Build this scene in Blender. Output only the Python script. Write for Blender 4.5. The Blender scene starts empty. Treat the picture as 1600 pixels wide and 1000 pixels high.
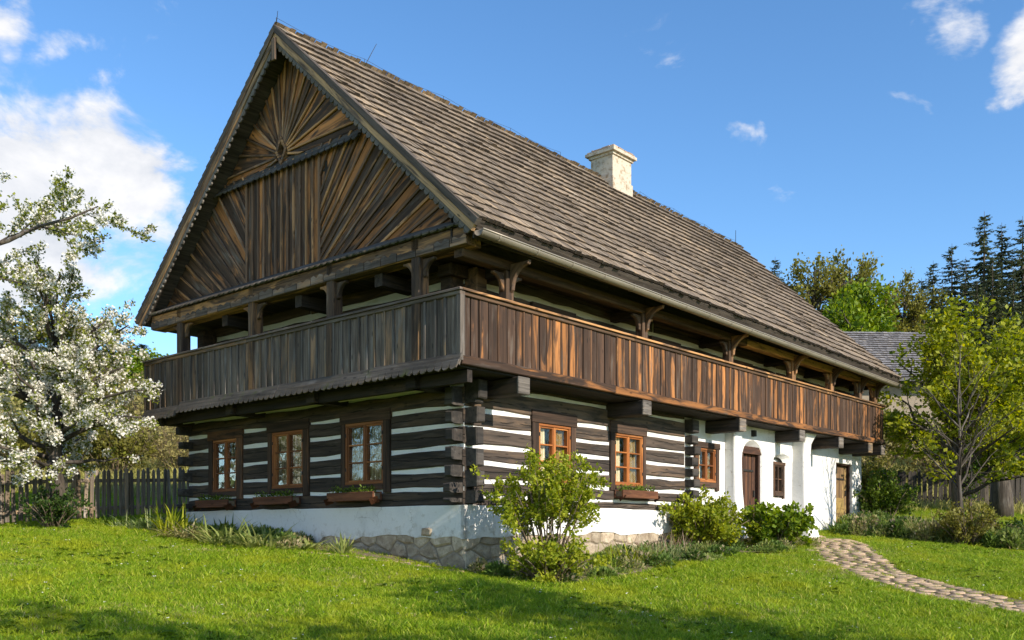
import bpy, math, random
import numpy as np
from mathutils import Vector, Matrix, Quaternion
from mathutils.geometry import tessellate_polygon

R = random.Random(7)
RN = np.random.default_rng(11)
scene = bpy.context.scene
col = scene.collection
rad = math.radians

# ------------------------------------------------------------------ camera, sky, sun, exposure
cam_d = bpy.data.cameras.new('camera')
cam_d.sensor_width = 36.0
cam_d.lens = 1478 / 1600 * 36
cam_d.shift_y = 330 / 1600
cam_d.clip_end = 2000
cam = bpy.data.objects.new('camera', cam_d)
cam.location = (0, 0, 0.57)
cam.rotation_euler = (rad(90), 0, 0)
col.objects.link(cam)
scene.camera = cam

SUN_EL = rad(28)
SUN_H = Vector((0.731, -0.682))
S = Vector((SUN_H.x * math.cos(SUN_EL), SUN_H.y * math.cos(SUN_EL), math.sin(SUN_EL)))
sd = bpy.data.lights.new('sun', 'SUN')
sd.energy = 3.6
sd.angle = rad(0.53)
sd.color = (1.0, 0.90, 0.76)
so = bpy.data.objects.new('sun', sd)
so.rotation_euler = S.to_track_quat('Z', 'Y').to_euler()
so.location = (20, -12, 25)
col.objects.link(so)

scene.view_settings.view_transform = 'Standard'
scene.view_settings.look = 'None'
scene.view_settings.gamma = 1.0
scene.view_settings.use_curve_mapping = False
scene.view_settings.exposure = 0.85


class NT:
    """small node-tree writer"""
    def __init__(self, nt):
        self.nt = nt
        nt.nodes.clear()

    def n(self, typ, ins=None, **kw):
        nd = self.nt.nodes.new(typ)
        for k, v in kw.items():
            setattr(nd, k, v)
        for k, v in (ins or {}).items():
            sock = nd.inputs[k]
            if hasattr(v, 'links') or isinstance(v, bpy.types.NodeSocket):
                self.nt.links.new(v, sock)
            else:
                sock.default_value = v
        return nd

    def math(self, op, a, b=0.0, c=None, clamp=False):
        nd = self.nt.nodes.new('ShaderNodeMath')
        nd.operation = op
        nd.use_clamp = clamp
        for i, v in enumerate((a, b, c)):
            if v is None:
                continue
            if isinstance(v, bpy.types.NodeSocket):
                self.nt.links.new(v, nd.inputs[i])
            else:
                nd.inputs[i].default_value = v
        return nd.outputs[0]

    def vmath(self, op, a, b=(0, 0, 0)):
        nd = self.nt.nodes.new('ShaderNodeVectorMath')
        nd.operation = op
        for i, v in enumerate((a, b)):
            if isinstance(v, bpy.types.NodeSocket):
                self.nt.links.new(v, nd.inputs[i])
            else:
                nd.inputs[i].default_value = v
        return nd

    def ramp(self, fac, stops):
        nd = self.nt.nodes.new('ShaderNodeValToRGB')
        el = nd.color_ramp.elements
        while len(el) > 1:
            el.remove(el[-1])
        el[0].position = stops[0][0]
        el[0].color = tuple(stops[0][1]) + (1,) if len(stops[0][1]) == 3 else stops[0][1]
        for p, c in stops[1:]:
            e = el.new(p)
            e.color = tuple(c) + (1,)
        self.nt.links.new(fac, nd.inputs[0])
        return nd.outputs[0]

    def mix(self, f, a, b, mode='MIX'):
        nd = self.nt.nodes.new('ShaderNodeMix')
        nd.data_type = 'RGBA'
        nd.blend_type = mode
        for k, v in ((0, f), (6, a), (7, b)):
            if isinstance(v, bpy.types.NodeSocket):
                self.nt.links.new(v, nd.inputs[k])
            else:
                nd.inputs[k].default_value = v if k == 0 else tuple(v) + ((1,) if len(v) == 3 else ())
        return nd.outputs[2]

    def noise(self, vec, scale, detail=4.0, rough=0.55, dist=0.0):
        nd = self.n('ShaderNodeTexNoise', {'Scale': scale, 'Detail': detail, 'Roughness': rough, 'Distortion': dist})
        if vec is not None:
            self.nt.links.new(vec, nd.inputs['Vector'])
        return nd.outputs['Fac']

    def smooth(self, v, lo, hi, to0=0.0, to1=1.0):
        nd = self.nt.nodes.new('ShaderNodeMapRange')
        nd.interpolation_type = 'SMOOTHSTEP'
        self.nt.links.new(v, nd.inputs[0])
        for i, x in ((1, lo), (2, hi), (3, to0), (4, to1)):
            nd.inputs[i].default_value = x
        return nd.outputs[0]


world = bpy.data.worlds.new('World')
scene.world = world
world.use_nodes = True
t = NT(world.node_tree)
SKY_K = 0.15
sky = t.n('ShaderNodeTexSky', sky_type='NISHITA', sun_disc=False, sun_elevation=SUN_EL,
          sun_rotation=math.atan2(SUN_H.x, SUN_H.y), altitude=400, air_density=1.0, dust_density=0.15, ozone_density=3.0)
gen = t.n('ShaderNodeTexCoord').outputs['Generated']
skyc = t.n('ShaderNodeHueSaturation', {'Hue': 0.5, 'Saturation': 1.16, 'Value': 0.88, 'Color': sky.outputs[0]}).outputs[0]
# clouds: a few cumulus banks round the sky, more added out of view as fill light (centre direction, half-size, weight), broken up by noise
banks = [((-0.56, 1, 0.395), 0.20, 0.115, 1.15), ((-0.46, 1, 0.36), 0.14, 0.072, 1.1), ((-0.52, 1, 0.33), 0.21, 0.075, 1.05),
         ((-0.465, 1, 0.515), 0.05, 0.028, .60), ((-0.55, 1, 0.56), 0.05, 0.04, .7),
         ((0.545, 1, 0.50), 0.055, 0.055, .86), ((0.535, 1, 0.465), 0.05, 0.025, .74), ((0.455, 1, 0.55), 0.045, 0.04, .76), ((0.18, 1, 0.400), 0.034, 0.022, .64),
         ((0.232, 1, 0.43), 0.018, 0.03, .56), ((0.415, 1, 0.458), 0.045, 0.014, .52), ((-0.33, 1, 0.19), 0.08, 0.03, .7),
         ((0.55, 1, 0.285), 0.06, 0.03, .5),
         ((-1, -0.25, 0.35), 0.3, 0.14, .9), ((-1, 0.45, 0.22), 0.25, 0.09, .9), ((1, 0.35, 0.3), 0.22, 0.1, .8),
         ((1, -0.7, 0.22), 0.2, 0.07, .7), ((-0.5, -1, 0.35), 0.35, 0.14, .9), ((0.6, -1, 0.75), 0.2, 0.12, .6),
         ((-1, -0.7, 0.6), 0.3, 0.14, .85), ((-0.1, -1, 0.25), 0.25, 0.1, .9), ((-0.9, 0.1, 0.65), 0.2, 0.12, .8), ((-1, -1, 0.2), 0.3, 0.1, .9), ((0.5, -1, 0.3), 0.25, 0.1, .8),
         ((-0.9, -0.75, 0.45), 0.75, 0.42, .66), ((0.5, -1, 0.6), 0.6, 0.35, .60), ((-0.1, -0.5, 1.0), 0.6, 0.4, .56), ((-1.0, 0.25, 0.5), 0.35, 0.22, .62), ((1.0, 0.1, 0.55), 0.4, 0.25, .58)]  # broad unseen banks added to brighten the shaded gable
mask = None
warp = t.n('ShaderNodeTexNoise', {'Scale': 7.0, 'Detail': 5.0, 'Roughness': .6, 'Vector': gen}).outputs['Color']
wdir = t.vmath('ADD', gen, t.vmath('MULTIPLY', t.vmath('SUBTRACT', warp, (.5, .5, .5)).outputs[0], (.17, .17, .13)).outputs[0]).outputs[0]
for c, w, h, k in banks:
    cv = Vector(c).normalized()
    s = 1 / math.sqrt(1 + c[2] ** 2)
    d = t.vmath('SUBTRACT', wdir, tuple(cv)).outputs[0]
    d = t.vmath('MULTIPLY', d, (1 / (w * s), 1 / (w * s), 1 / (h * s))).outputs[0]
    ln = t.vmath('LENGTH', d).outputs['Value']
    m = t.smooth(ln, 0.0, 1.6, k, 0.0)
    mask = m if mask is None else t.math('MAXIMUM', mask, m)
cvec = t.vmath('MULTIPLY', gen, (1, 1, 1.6)).outputs[0]
n1 = t.noise(cvec, 10.0, 10.0, 0.60, 0.35)
n2 = t.noise(t.vmath('ADD', cvec, (3.1, 1.7, -0.06)).outputs[0], 5.0, 5.0, 0.5)
n3 = t.noise(t.vmath('ADD', cvec, (0, 0, -0.04)).outputs[0], 10.0, 6.0, 0.60, 0.35)
dens = t.math('ADD', mask, t.math('MULTIPLY', t.math('SUBTRACT', n1, 0.5), 2.3))
cov = t.smooth(dens, 0.38, 0.92)
shade = t.math('ADD', t.math('MULTIPLY', t.math('SUBTRACT', n1, n3), 2.2), t.math('MULTIPLY', t.math('SUBTRACT', n2, 0.42), 1.3))
shade = t.math('ADD', shade, 0.55, clamp=True)
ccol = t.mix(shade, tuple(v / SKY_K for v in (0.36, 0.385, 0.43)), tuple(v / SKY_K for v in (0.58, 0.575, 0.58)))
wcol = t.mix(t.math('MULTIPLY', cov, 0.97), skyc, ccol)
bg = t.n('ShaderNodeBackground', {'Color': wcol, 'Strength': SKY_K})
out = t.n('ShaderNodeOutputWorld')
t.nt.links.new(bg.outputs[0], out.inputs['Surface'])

# ------------------------------------------------------------------ materials


def new_mat(name):
    m = bpy.data.materials.new(name)
    m.use_nodes = True
    return m, NT(m.node_tree)


def finish(t, color, rough=0.8, bump=None, bump_s=0.4, bump_d=0.01, spec=0.3, metal=0.0):
    p = t.n('ShaderNodeBsdfPrincipled', {'Roughness': rough, 'Metallic': metal, 'Specular IOR Level': spec})
    if isinstance(color, bpy.types.NodeSocket):
        t.nt.links.new(color, p.inputs['Base Color'])
    else:
        p.inputs['Base Color'].default_value = tuple(color) + (1,)
    if bump is not None:
        b = t.n('ShaderNodeBump', {'Strength': bump_s, 'Distance': bump_d, 'Height': bump})
        t.nt.links.new(b.outputs[0], p.inputs['Normal'])
    o = t.n('ShaderNodeOutputMaterial')
    t.nt.links.new(p.outputs[0], o.inputs[0])
    return p


def rnd_of(t):
    oi = t.n('ShaderNodeObjectInfo').outputs['Random']
    at = t.n('ShaderNodeAttribute', attribute_name='rnd').outputs['Fac']
    return t.math('FRACT', t.math('ADD', oi, at))


def wood(name, dark, mid, warm, grey, warm_amt=0.5, grey_amt=0.4, axis=0, var=0.6, gscale=22, moss=0.0, crack=0.5, bump=0.5, rough=0.82, knots=0.7, heart=0.0, check=0.0):
    m, t = new_mat(name)
    ob = t.n('ShaderNodeTexCoord').outputs['Object']
    r = rnd_of(t)
    off = t.n('ShaderNodeCombineXYZ', {0: t.math('MULTIPLY', r, 37.0), 1: t.math('MULTIPLY', r, 91.0), 2: t.math('MULTIPLY', r, 53.0)}).outputs[0]
    v0 = t.vmath('ADD', ob, off).outputs[0]
    sc = [1.0, 1.0, 1.0]
    along = lambda a, b: tuple(a if i == axis else b for i in range(3))
    g = t.noise(t.vmath('MULTIPLY', v0, along(0.9, gscale)).outputs[0], 1.0, 8, 0.62, 0.4)
    p1 = t.noise(t.vmath('MULTIPLY', v0, along(1.1, 7.5)).outputs[0], 1.0, 4, 0.6, 0.8)
    p2 = t.noise(t.vmath('MULTIPLY', v0, along(0.8, 5.0)).outputs[0], 1.7, 4, 0.6)
    ck = t.noise(t.vmath('MULTIPLY', v0, along(0.5, gscale * 1.8)).outputs[0], 1.0, 3, 0.5)
    c = t.mix(t.smooth(g, 0.3, 0.7), dark, mid)
    wf = t.smooth(t.math('ADD', p1, t.math('MULTIPLY', t.math('SUBTRACT', r, 0.5), 0.34)), 0.62 - 0.24 * warm_amt, 0.82 - 0.24 * warm_amt)
    wf = t.math('MULTIPLY', wf, t.smooth(g, 0.25, 0.6, 0.25, 1.0))
    if heart:
        yy = t.math('ABSOLUTE', t.n('ShaderNodeSeparateXYZ', {0: ob}).outputs[1 if axis == 0 else 0])
        yy = t.math('ADD', yy, t.math('MULTIPLY', t.math('SUBTRACT', p2, .5), .12))
        wf = t.math('MULTIPLY', wf, t.smooth(yy, heart * .45, heart, 1.0, .12))
    c = t.mix(wf, c, warm)
    gf = t.smooth(p2, 0.66 - 0.3 * grey_amt, 0.86 - 0.3 * grey_amt)
    c = t.mix(t.math('MULTIPLY', gf, t.smooth(g, 0.3, 0.65, 0.35, 0.95)), c, grey)
    if knots:
        vo = t.n('ShaderNodeTexVoronoi', {'Scale': 1.0, 'Vector': t.vmath('MULTIPLY', v0, along(2.6, 8.0)).outputs[0]}).outputs['Distance']
        c = t.mix(t.smooth(vo, 0.06, 0.16, knots, 0.0), c, tuple(v * 0.35 for v in dark))
    cr = t.smooth(ck, 0.27, 0.36, crack, 0.0)
    c = t.mix(cr, c, tuple(v * 0.25 for v in dark))
    if check:
        sx = t.n('ShaderNodeSeparateXYZ', {0: ob})
        wob = t.noise(t.vmath('MULTIPLY', v0, along(1.1, .01)).outputs[0], 1.0, 5, .6)
        yy = t.math('ADD', sx.outputs[1], t.math('ADD', t.math('MULTIPLY', t.math('SUBTRACT', wob, .5), .16), t.math('MULTIPLY', t.math('SUBTRACT', r, .5), .08)))
        seg = t.smooth(t.noise(t.vmath('MULTIPLY', v0, along(.9, .01)).outputs[0], 1.7, 2), .40, .5)
        ck2 = t.math('MULTIPLY', t.smooth(t.math('ABSOLUTE', yy), .003, .011, 1.0, 0.0), seg)
        c = t.mix(t.math('MULTIPLY', ck2, check), c, (.012, .010, .008))
        cr = t.math('MAXIMUM', cr, ck2)
    if moss:
        geo = t.n('ShaderNodeNewGeometry').outputs['Position']
        mf = t.smooth(t.noise(geo, 3.0, 6, 0.65), 0.62 - 0.1 * moss, 0.75 - 0.08 * moss)
        c = t.mix(t.math('MULTIPLY', mf, min(1.0, moss * 1.6)), c, (0.075, 0.085, 0.03))
        big = t.smooth(t.noise(geo, .55, 6, .65, .5), .36, .64, .74, 1.12)
        c = t.mix(1.0, c, t.n('ShaderNodeCombineColor', {0: big, 1: big, 2: big}).outputs[0], 'MULTIPLY')
    val = t.math('ADD', 1 - var / 2, t.math('MULTIPLY', t.math('FRACT', t.math('MULTIPLY', r, 7.31)), var))
    c = t.mix(1.0, c, t.n('ShaderNodeCombineColor', {0: val, 1: val, 2: val}).outputs[0], 'MULTIPLY')
    hgt = t.math('SUBTRACT', t.math('ADD', t.math('MULTIPLY', g, 0.8), t.math('MULTIPLY', p1, 0.3)), t.math('MULTIPLY', cr, 1.2))
    finish(t, c, rough, hgt, bump, 0.012)
    return m


M = {}
M['log'] = wood('hewn log', (.030, .024, .020), (.086, .063, .048), (.13, .086, .055), (.125, .105, .088), .28, .36, var=.6, gscale=13, crack=.8, bump=.8, check=.9)
M['log_end'] = wood('log end grain', (.030, .027, .025), (.075, .064, .055), (.07, .055, .045), (.12, .11, .10), .1, .4, gscale=9, crack=.6)
M['upper_log'] = wood('upper log', (.035, .024, .016), (.10, .066, .04), (.20, .115, .055), (.09, .075, .06), .4, .2, gscale=14)
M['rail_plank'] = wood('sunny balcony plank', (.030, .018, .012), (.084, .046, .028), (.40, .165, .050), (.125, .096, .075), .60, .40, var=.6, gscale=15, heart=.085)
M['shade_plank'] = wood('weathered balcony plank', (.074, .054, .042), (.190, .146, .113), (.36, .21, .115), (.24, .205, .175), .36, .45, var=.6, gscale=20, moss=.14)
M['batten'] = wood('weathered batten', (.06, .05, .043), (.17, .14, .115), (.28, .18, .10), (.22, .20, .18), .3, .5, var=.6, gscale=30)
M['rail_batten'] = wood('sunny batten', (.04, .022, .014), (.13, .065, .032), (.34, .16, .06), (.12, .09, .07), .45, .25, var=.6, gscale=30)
M['gable_plank'] = wood('gable plank', (.036, .023, .017), (.120, .070, .042), (.52, .215, .070), (.165, .138, .116), .62, .42, var=.75, gscale=13)
M['gable_batten'] = wood('gable batten', (.075, .045, .028), (.24, .140, .082), (.60, .31, .13), (.27, .225, .185), .6, .35, var=.6, gscale=26)
M['apron'] = wood('dark scalloped board', (.044, .038, .032), (.115, .098, .082), (.13, .10, .07), (.19, .17, .15), .1, .4, var=.4, gscale=20, moss=.5)
M['scallop'] = wood('grey scalloped trim', (.075, .064, .054), (.19, .165, .14), (.30, .20, .11), (.26, .235, .21), .3, .45, gscale=20)
M['barge'] = wood('barge board', (.07, .048, .034), (.22, .145, .095), (.56, .34, .17), (.22, .19, .165), .65, .3, gscale=20)
M['barge_dark'] = wood('dark barge board', (.040, .032, .026), (.11, .088, .070), (.16, .11, .07), (.16, .145, .125), .2, .35, gscale=20)
M['beam'] = wood('old beam', (.050, .031, .020), (.16, .092, .05), (.48, .25, .10), (.18, .15, .125), .6, .3, gscale=15)
M['post'] = wood('gallery post', (.045, .030, .022), (.15, .092, .055), (.36, .19, .085), (.19, .165, .14), .45, .4, gscale=18)
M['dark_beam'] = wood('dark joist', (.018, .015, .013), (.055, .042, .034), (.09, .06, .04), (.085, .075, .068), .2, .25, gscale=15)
M['shingle'] = wood('grey shingle', (.120, .088, .058), (.27, .207, .145), (.33, .235, .14), (.34, .285, .215), .40, .45, axis=1, var=.58, gscale=22, moss=.26, crack=.6, bump=.7, knots=0)
M['casing'] = wood('window casing', (.028, .018, .013), (.088, .052, .034), (.16, .075, .035), (.08, .06, .05), .3, .15, gscale=22)
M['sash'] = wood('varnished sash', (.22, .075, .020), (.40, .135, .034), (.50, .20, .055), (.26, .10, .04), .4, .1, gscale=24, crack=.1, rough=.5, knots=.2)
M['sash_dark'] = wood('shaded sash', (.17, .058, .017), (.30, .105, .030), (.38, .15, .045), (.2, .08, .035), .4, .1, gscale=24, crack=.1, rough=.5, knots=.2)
M['box_wood'] = wood('planter wood', (.07, .028, .014), (.16, .062, .030), (.22, .09, .04), (.12, .07, .05), .3, .2, gscale=20)
M['door'] = wood('plank door', (.024, .013, .010), (.075, .036, .022), (.15, .065, .03), (.085, .06, .045), .3, .2, gscale=18)
M['old_door'] = wood('worn stable door', (.09, .055, .03), (.24, .15, .07), (.44, .30, .10), (.22, .17, .12), .5, .3, gscale=14)
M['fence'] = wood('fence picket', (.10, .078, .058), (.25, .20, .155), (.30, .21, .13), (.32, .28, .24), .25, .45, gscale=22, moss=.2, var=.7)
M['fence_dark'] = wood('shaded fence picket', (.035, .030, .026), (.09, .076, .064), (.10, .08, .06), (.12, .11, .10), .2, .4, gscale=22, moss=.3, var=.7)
M['butt'] = wood('dark shingle end', (.016, .012, .009), (.05, .036, .024), (.07, .05, .03), (.07, .06, .05), .2, .2, axis=2, gscale=18, knots=0)  # dark butt ends draw the lines between shingle courses
M['barn_roof'] = wood('barn shingle', (.11, .105, .105), (.22, .21, .21), (.24, .21, .18), (.28, .27, .27), .2, .5, axis=1, var=.6, gscale=16, knots=0)
M['bark'] = wood('bark', (.035, .028, .022), (.105, .085, .068), (.12, .10, .07), (.16, .15, .135), .2, .45, axis=2, gscale=14, moss=.3, crack=.9, bump=.9)
M['bark_light'] = wood('light stem', (.09, .065, .045), (.22, .165, .12), (.25, .18, .11), (.25, .22, .19), .3, .4, axis=2, gscale=14, crack=.4)


def plaster(name, base, dirt, amt=0.55, foot=0.0):
    m, t = new_mat(name)
    ob = t.n('ShaderNodeTexCoord').outputs['Object']
    n1 = t.noise(ob, 1.6, 6, 0.6)
    n2 = t.noise(ob, 9.0, 8, 0.65)
    n3 = t.noise(ob, 48.0, 4, 0.6)
    c = t.mix(t.smooth(n1, 0.52, 0.78), base, tuple(b * .86 for b in base))
    c = t.mix(t.math('MULTIPLY', t.smooth(n2, 0.56 if amt < .8 else .47, 0.72 if amt < .8 else .66), amt), c, dirt)
    zz = t.n('ShaderNodeSeparateXYZ', {0: ob}).outputs[2]
    if foot:
        sp = t.math('ADD', t.math('MULTIPLY', t.math('SUBTRACT', n2, .5), 1.1), t.math('MULTIPLY', t.math('SUBTRACT', foot, zz), .75))
        c = t.mix(t.math('MULTIPLY', t.smooth(sp, .0, .42), .7), c, (.42, .37, .29))
        vo = t.n('ShaderNodeTexVoronoi', {'Scale': 1.5, 'Vector': t.vmath('ADD', ob, t.vmath('MULTIPLY', t.n('ShaderNodeTexNoise', {'Scale': 3.0, 'Detail': 6.0, 'Vector': ob}).outputs['Color'], (.5, .5, .5)).outputs[0]).outputs[0]}, feature='DISTANCE_TO_EDGE').outputs['Distance']
        c = t.mix(t.math('MULTIPLY', t.smooth(vo, .002, .010, .55, .0), t.smooth(n1, .45, .6)), c, (.34, .31, .27))
    h = t.math('ADD', t.math('MULTIPLY', n2, 0.8), t.math('MULTIPLY', n3, 0.25))
    h = t.math('ADD', h, t.math('MULTIPLY', n1, 1.2))
    finish(t, c, 0.9, h, 0.5, 0.03, spec=.15)
    return m


M['plaster'] = plaster('white limewash', (.76, .745, .72), (.56, .53, .48), .65, .68)
M['chink'] = plaster('white chinking', (.78, .77, .74), (.58, .56, .50))
M['cream_chink'] = plaster('cream chinking', (.60, .58, .46), (.42, .40, .28))
M['chimney'] = plaster('worn chimney plaster', (.52, .46, .37), (.30, .22, .14), .9)
M['mortar'] = plaster('stone mortar', (.30, .25, .19), (.17, .14, .105))


def stone(name, c0, c1, c2):
    m, t = new_mat(name)
    ob = t.n('ShaderNodeTexCoord').outputs['Object']
    r = rnd_of(t)
    off = t.n('ShaderNodeCombineXYZ', {0: t.math('MULTIPLY', r, 37.0), 1: t.math('MULTIPLY', r, 91.0), 2: t.math('MULTIPLY', r, 53.0)}).outputs[0]
    v = t.vmath('ADD', ob, off).outputs[0]
    n1 = t.noise(v, 6.0, 8, 0.65)
    n2 = t.noise(v, 26.0, 6, 0.65)
    c = t.mix(t.smooth(n1, 0.35, 0.68), c0, c1)
    c = t.mix(t.math('MULTIPLY', t.smooth(n2, 0.5, 0.72), 0.7), c, c2)
    val = t.math('ADD', 0.72, t.math('MULTIPLY', t.math('FRACT', t.math('MULTIPLY', r, 7.31)), 0.5))
    c = t.mix(1.0, c, t.n('ShaderNodeCombineColor', {0: val, 1: val, 2: val}).outputs[0], 'MULTIPLY')
    finish(t, c, 0.9, t.math('ADD', n1, t.math('MULTIPLY', n2, 0.5)), 0.6, 0.02, spec=.2)
    return m


M['stone'] = stone('field stone', (.34, .265, .185), (.54, .45, .33), (.20, .15, .105))
M['paver'] = stone('path stone', (.40, .275, .175), (.56, .42, .29), (.24, .165, .11))
M['brick'] = stone('old brick', (.36, .24, .17), (.44, .36, .28), (.24, .16, .11))


def leafmat(name, stops, trans=0.35, rough=0.55, sat=None):
    m, t = new_mat(name)
    r = rnd_of(t)
    c = t.ramp(r, stops)
    d = t.n('ShaderNodeBsdfPrincipled', {'Base Color': c, 'Roughness': rough, 'Specular IOR Level': .25})
    tr = t.n('ShaderNodeBsdfTranslucent', {'Color': t.n('ShaderNodeHueSaturation', {'Hue': 0.49, 'Saturation': 1.1, 'Value': 1.25, 'Color': c}).outputs[0]})
    mx = t.n('ShaderNodeMixShader', {0: trans, 1: d.outputs[0], 2: tr.outputs[0]})
    o = t.n('ShaderNodeOutputMaterial')
    t.nt.links.new(mx.outputs[0], o.inputs[0])
    return m


M['leaf_yellow'] = leafmat('yellow green leaves', [(0, (.13, .18, .012)), (.5, (.27, .32, .018)), (1, (.42, .43, .035))], .4)
M['leaf_mid'] = leafmat('mid green leaves', [(0, (.05, .095, .012)), (.5, (.11, .175, .02)), (1, (.20, .27, .03))], .4)
M['leaf_dark'] = leafmat('dark green leaves', [(0, (.018, .042, .010)), (.5, (.042, .085, .014)), (1, (.085, .14, .022))])
M['leaf_bright'] = leafmat('bright green leaves', [(0, (.06, .12, .010)), (.5, (.15, .23, .014)), (1, (.28, .35, .022))], .4)
M['leaf_olive'] = leafmat('olive spring leaves', [(0, (.10, .10, .022)), (.5, (.19, .18, .034)), (1, (.28, .27, .05))], .4)
M['leaf_lime'] = leafmat('lime spring leaves', [(0, (.11, .15, .012)), (.5, (.26, .30, .018)), (1, (.46, .46, .035))], .45)
M['leaf_grey'] = leafmat('grey green blades', [(0, (.11, .16, .06)), (.5, (.22, .28, .11)), (1, (.38, .40, .18))])
M['leaf_pale'] = leafmat('pale green strap leaves', [(0, (.16, .21, .05)), (.5, (.33, .38, .11)), (1, (.52, .52, .20))], .4)
M['leaf_straw'] = leafmat('straw leaves', [(0, (.30, .26, .10)), (.5, (.46, .40, .17)), (1, (.60, .53, .26))])
M['leaf_apple'] = leafmat('apple leaves', [(0, (.09, .12, .018)), (.5, (.19, .23, .03)), (1, (.32, .34, .05))], .4)
M['petal'] = leafmat('white blossom', [(0, (.74, .70, .62)), (.6, (.86, .83, .76)), (1, (.88, .87, .83))], .35)
M['needle'] = leafmat('spruce needles', [(0, (.030, .046, .022)), (.5, (.068, .092, .042)), (1, (.14, .16, .066))], .15)
M['brush'] = leafmat('dry brush', [(0, (.20, .17, .07)), (.5, (.36, .31, .11)), (1, (.48, .43, .16))], .4)
M['flower_pink'] = leafmat('dried pink flower heads', [(0, (.30, .19, .14)), (1, (.46, .34, .26))])

m, t = new_mat('lawn grass')
r = rnd_of(t)
posn = t.n('ShaderNodeNewGeometry').outputs['Position']
pn = t.noise(posn, 0.9, 5, 0.6)
pn2 = t.noise(posn, 3.2, 4, 0.6)
c = t.ramp(r, [(0, (.12, .22, .008)), (.45, (.23, .36, .012)), (.85, (.36, .46, .022)), (1, (.58, .52, .12))])
c = t.mix(t.smooth(pn, .46, .66, 0, .65), c, (.42, .45, .02))
c = t.mix(t.smooth(pn2, .56, .72, 0, .45), c, (.12, .25, .010))
d = t.n('ShaderNodeBsdfPrincipled', {'Base Color': c, 'Roughness': .5, 'Specular IOR Level': .25})
tr = t.n('ShaderNodeBsdfTranslucent', {'Color': c})
mx = t.n('ShaderNodeMixShader', {0: .4, 1: d.outputs[0], 2: tr.outputs[0]})
t.nt.links.new(mx.outputs[0], t.n('ShaderNodeOutputMaterial').inputs[0])
M['grass'] = m

m, t = new_mat('meadow grass')
r = rnd_of(t)
c = t.ramp(r, [(0, (.24, .25, .05)), (.5, (.42, .39, .11)), (1, (.58, .51, .20))])
d = t.n('ShaderNodeBsdfPrincipled', {'Base Color': c, 'Roughness': .6, 'Specular IOR Level': .2})
tr = t.n('ShaderNodeBsdfTranslucent', {'Color': c})
mx = t.n('ShaderNodeMixShader', {0: .35, 1: d.outputs[0], 2: tr.outputs[0]})
t.nt.links.new(mx.outputs[0], t.n('ShaderNodeOutputMaterial').inputs[0])
M['meadow'] = m

m, t = new_mat('ground')
posn = t.n('ShaderNodeNewGeometry').outputs['Position']
sep = t.n('ShaderNodeSeparateXYZ', {0: posn})
n1 = t.noise(posn, 0.8, 6, 0.6)
n2 = t.noise(posn, 11.0, 8, 0.65)
c = t.mix(n2, (.06, .11, .012), (.19, .25, .025))
c = t.mix(t.smooth(n1, .5, .7, 0, .6), c, (.10, .10, .03))
far = t.smooth(t.math('ADD', sep.outputs[1], t.math('MULTIPLY', n1, 8.0)), 29.0, 40.0)
mc = t.mix(n2, (.28, .27, .07), (.48, .42, .16))
mc = t.mix(t.smooth(t.noise(posn, .16, 6, .6), .45, .62), mc, (.12, .16, .03))
c = t.mix(far, c, mc)
finish(t, c, .95, n2, .7, .06, spec=.1)
M['ground'] = m

m, t = new_mat('bed soil')
ob = t.n('ShaderNodeNewGeometry').outputs['Position']
n2 = t.noise(ob, 14.0, 8, 0.7)
finish(t, t.mix(n2, (.10, .072, .048), (.33, .26, .18)), .95, n2, .8, .05, spec=.1)
M['soil'] = m

m, t = new_mat('galvanised gutter')
ob = t.n('ShaderNodeTexCoord').outputs['Object']
n = t.noise(t.vmath('MULTIPLY', ob, (1.2, 14, 14)).outputs[0], 1.0, 6, .6)
finish(t, t.mix(n, (.20, .17, .13), (.44, .38, .30)), .45, n, .2, .01, spec=.5, metal=.35)
M['gutter'] = m
m, t = new_mat('dark iron')
finish(t, (.05, .045, .04), .6, None, metal=.6)
M['iron'] = m
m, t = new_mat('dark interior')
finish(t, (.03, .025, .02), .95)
M['dark'] = m  # near-black colour standing in for shade in gaps, holes and attic
m, t = new_mat('linen curtain')
ob = t.n('ShaderNodeTexCoord').outputs['Object']
wv = t.n('ShaderNodeTexWave', {'Scale': 6.0, 'Distortion': 1.5, 'Vector': ob}, bands_direction='X').outputs['Fac']
finish(t, t.mix(wv, (.55, .44, .26), (.78, .68, .46)), .9, wv, .5, .03)
M['curtain'] = m
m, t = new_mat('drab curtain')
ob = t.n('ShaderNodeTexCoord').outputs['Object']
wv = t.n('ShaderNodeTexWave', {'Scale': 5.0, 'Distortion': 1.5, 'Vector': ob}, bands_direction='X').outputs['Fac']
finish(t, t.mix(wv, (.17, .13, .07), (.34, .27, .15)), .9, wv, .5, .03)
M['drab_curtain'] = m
m, t = new_mat('amber room sheet')
ob = t.n('ShaderNodeTexCoord').outputs['Object']
wv = t.n('ShaderNodeTexWave', {'Scale': 5.0, 'Distortion': 1.5, 'Vector': ob}, bands_direction='X').outputs['Fac']
finish(t, t.mix(wv, (.16, .10, .035), (.30, .20, .07)), .9, wv, .5, .03)
M['amber_room_sheet'] = m  # sheet added behind the right panes, coloured like the room inside
m, t = new_mat('olive room')
finish(t, t.mix(t.noise(t.n('ShaderNodeTexCoord').outputs['Object'], 3.0, 4), (.10, .075, .03), (.24, .18, .08)), .9)
M['room'] = m
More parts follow.
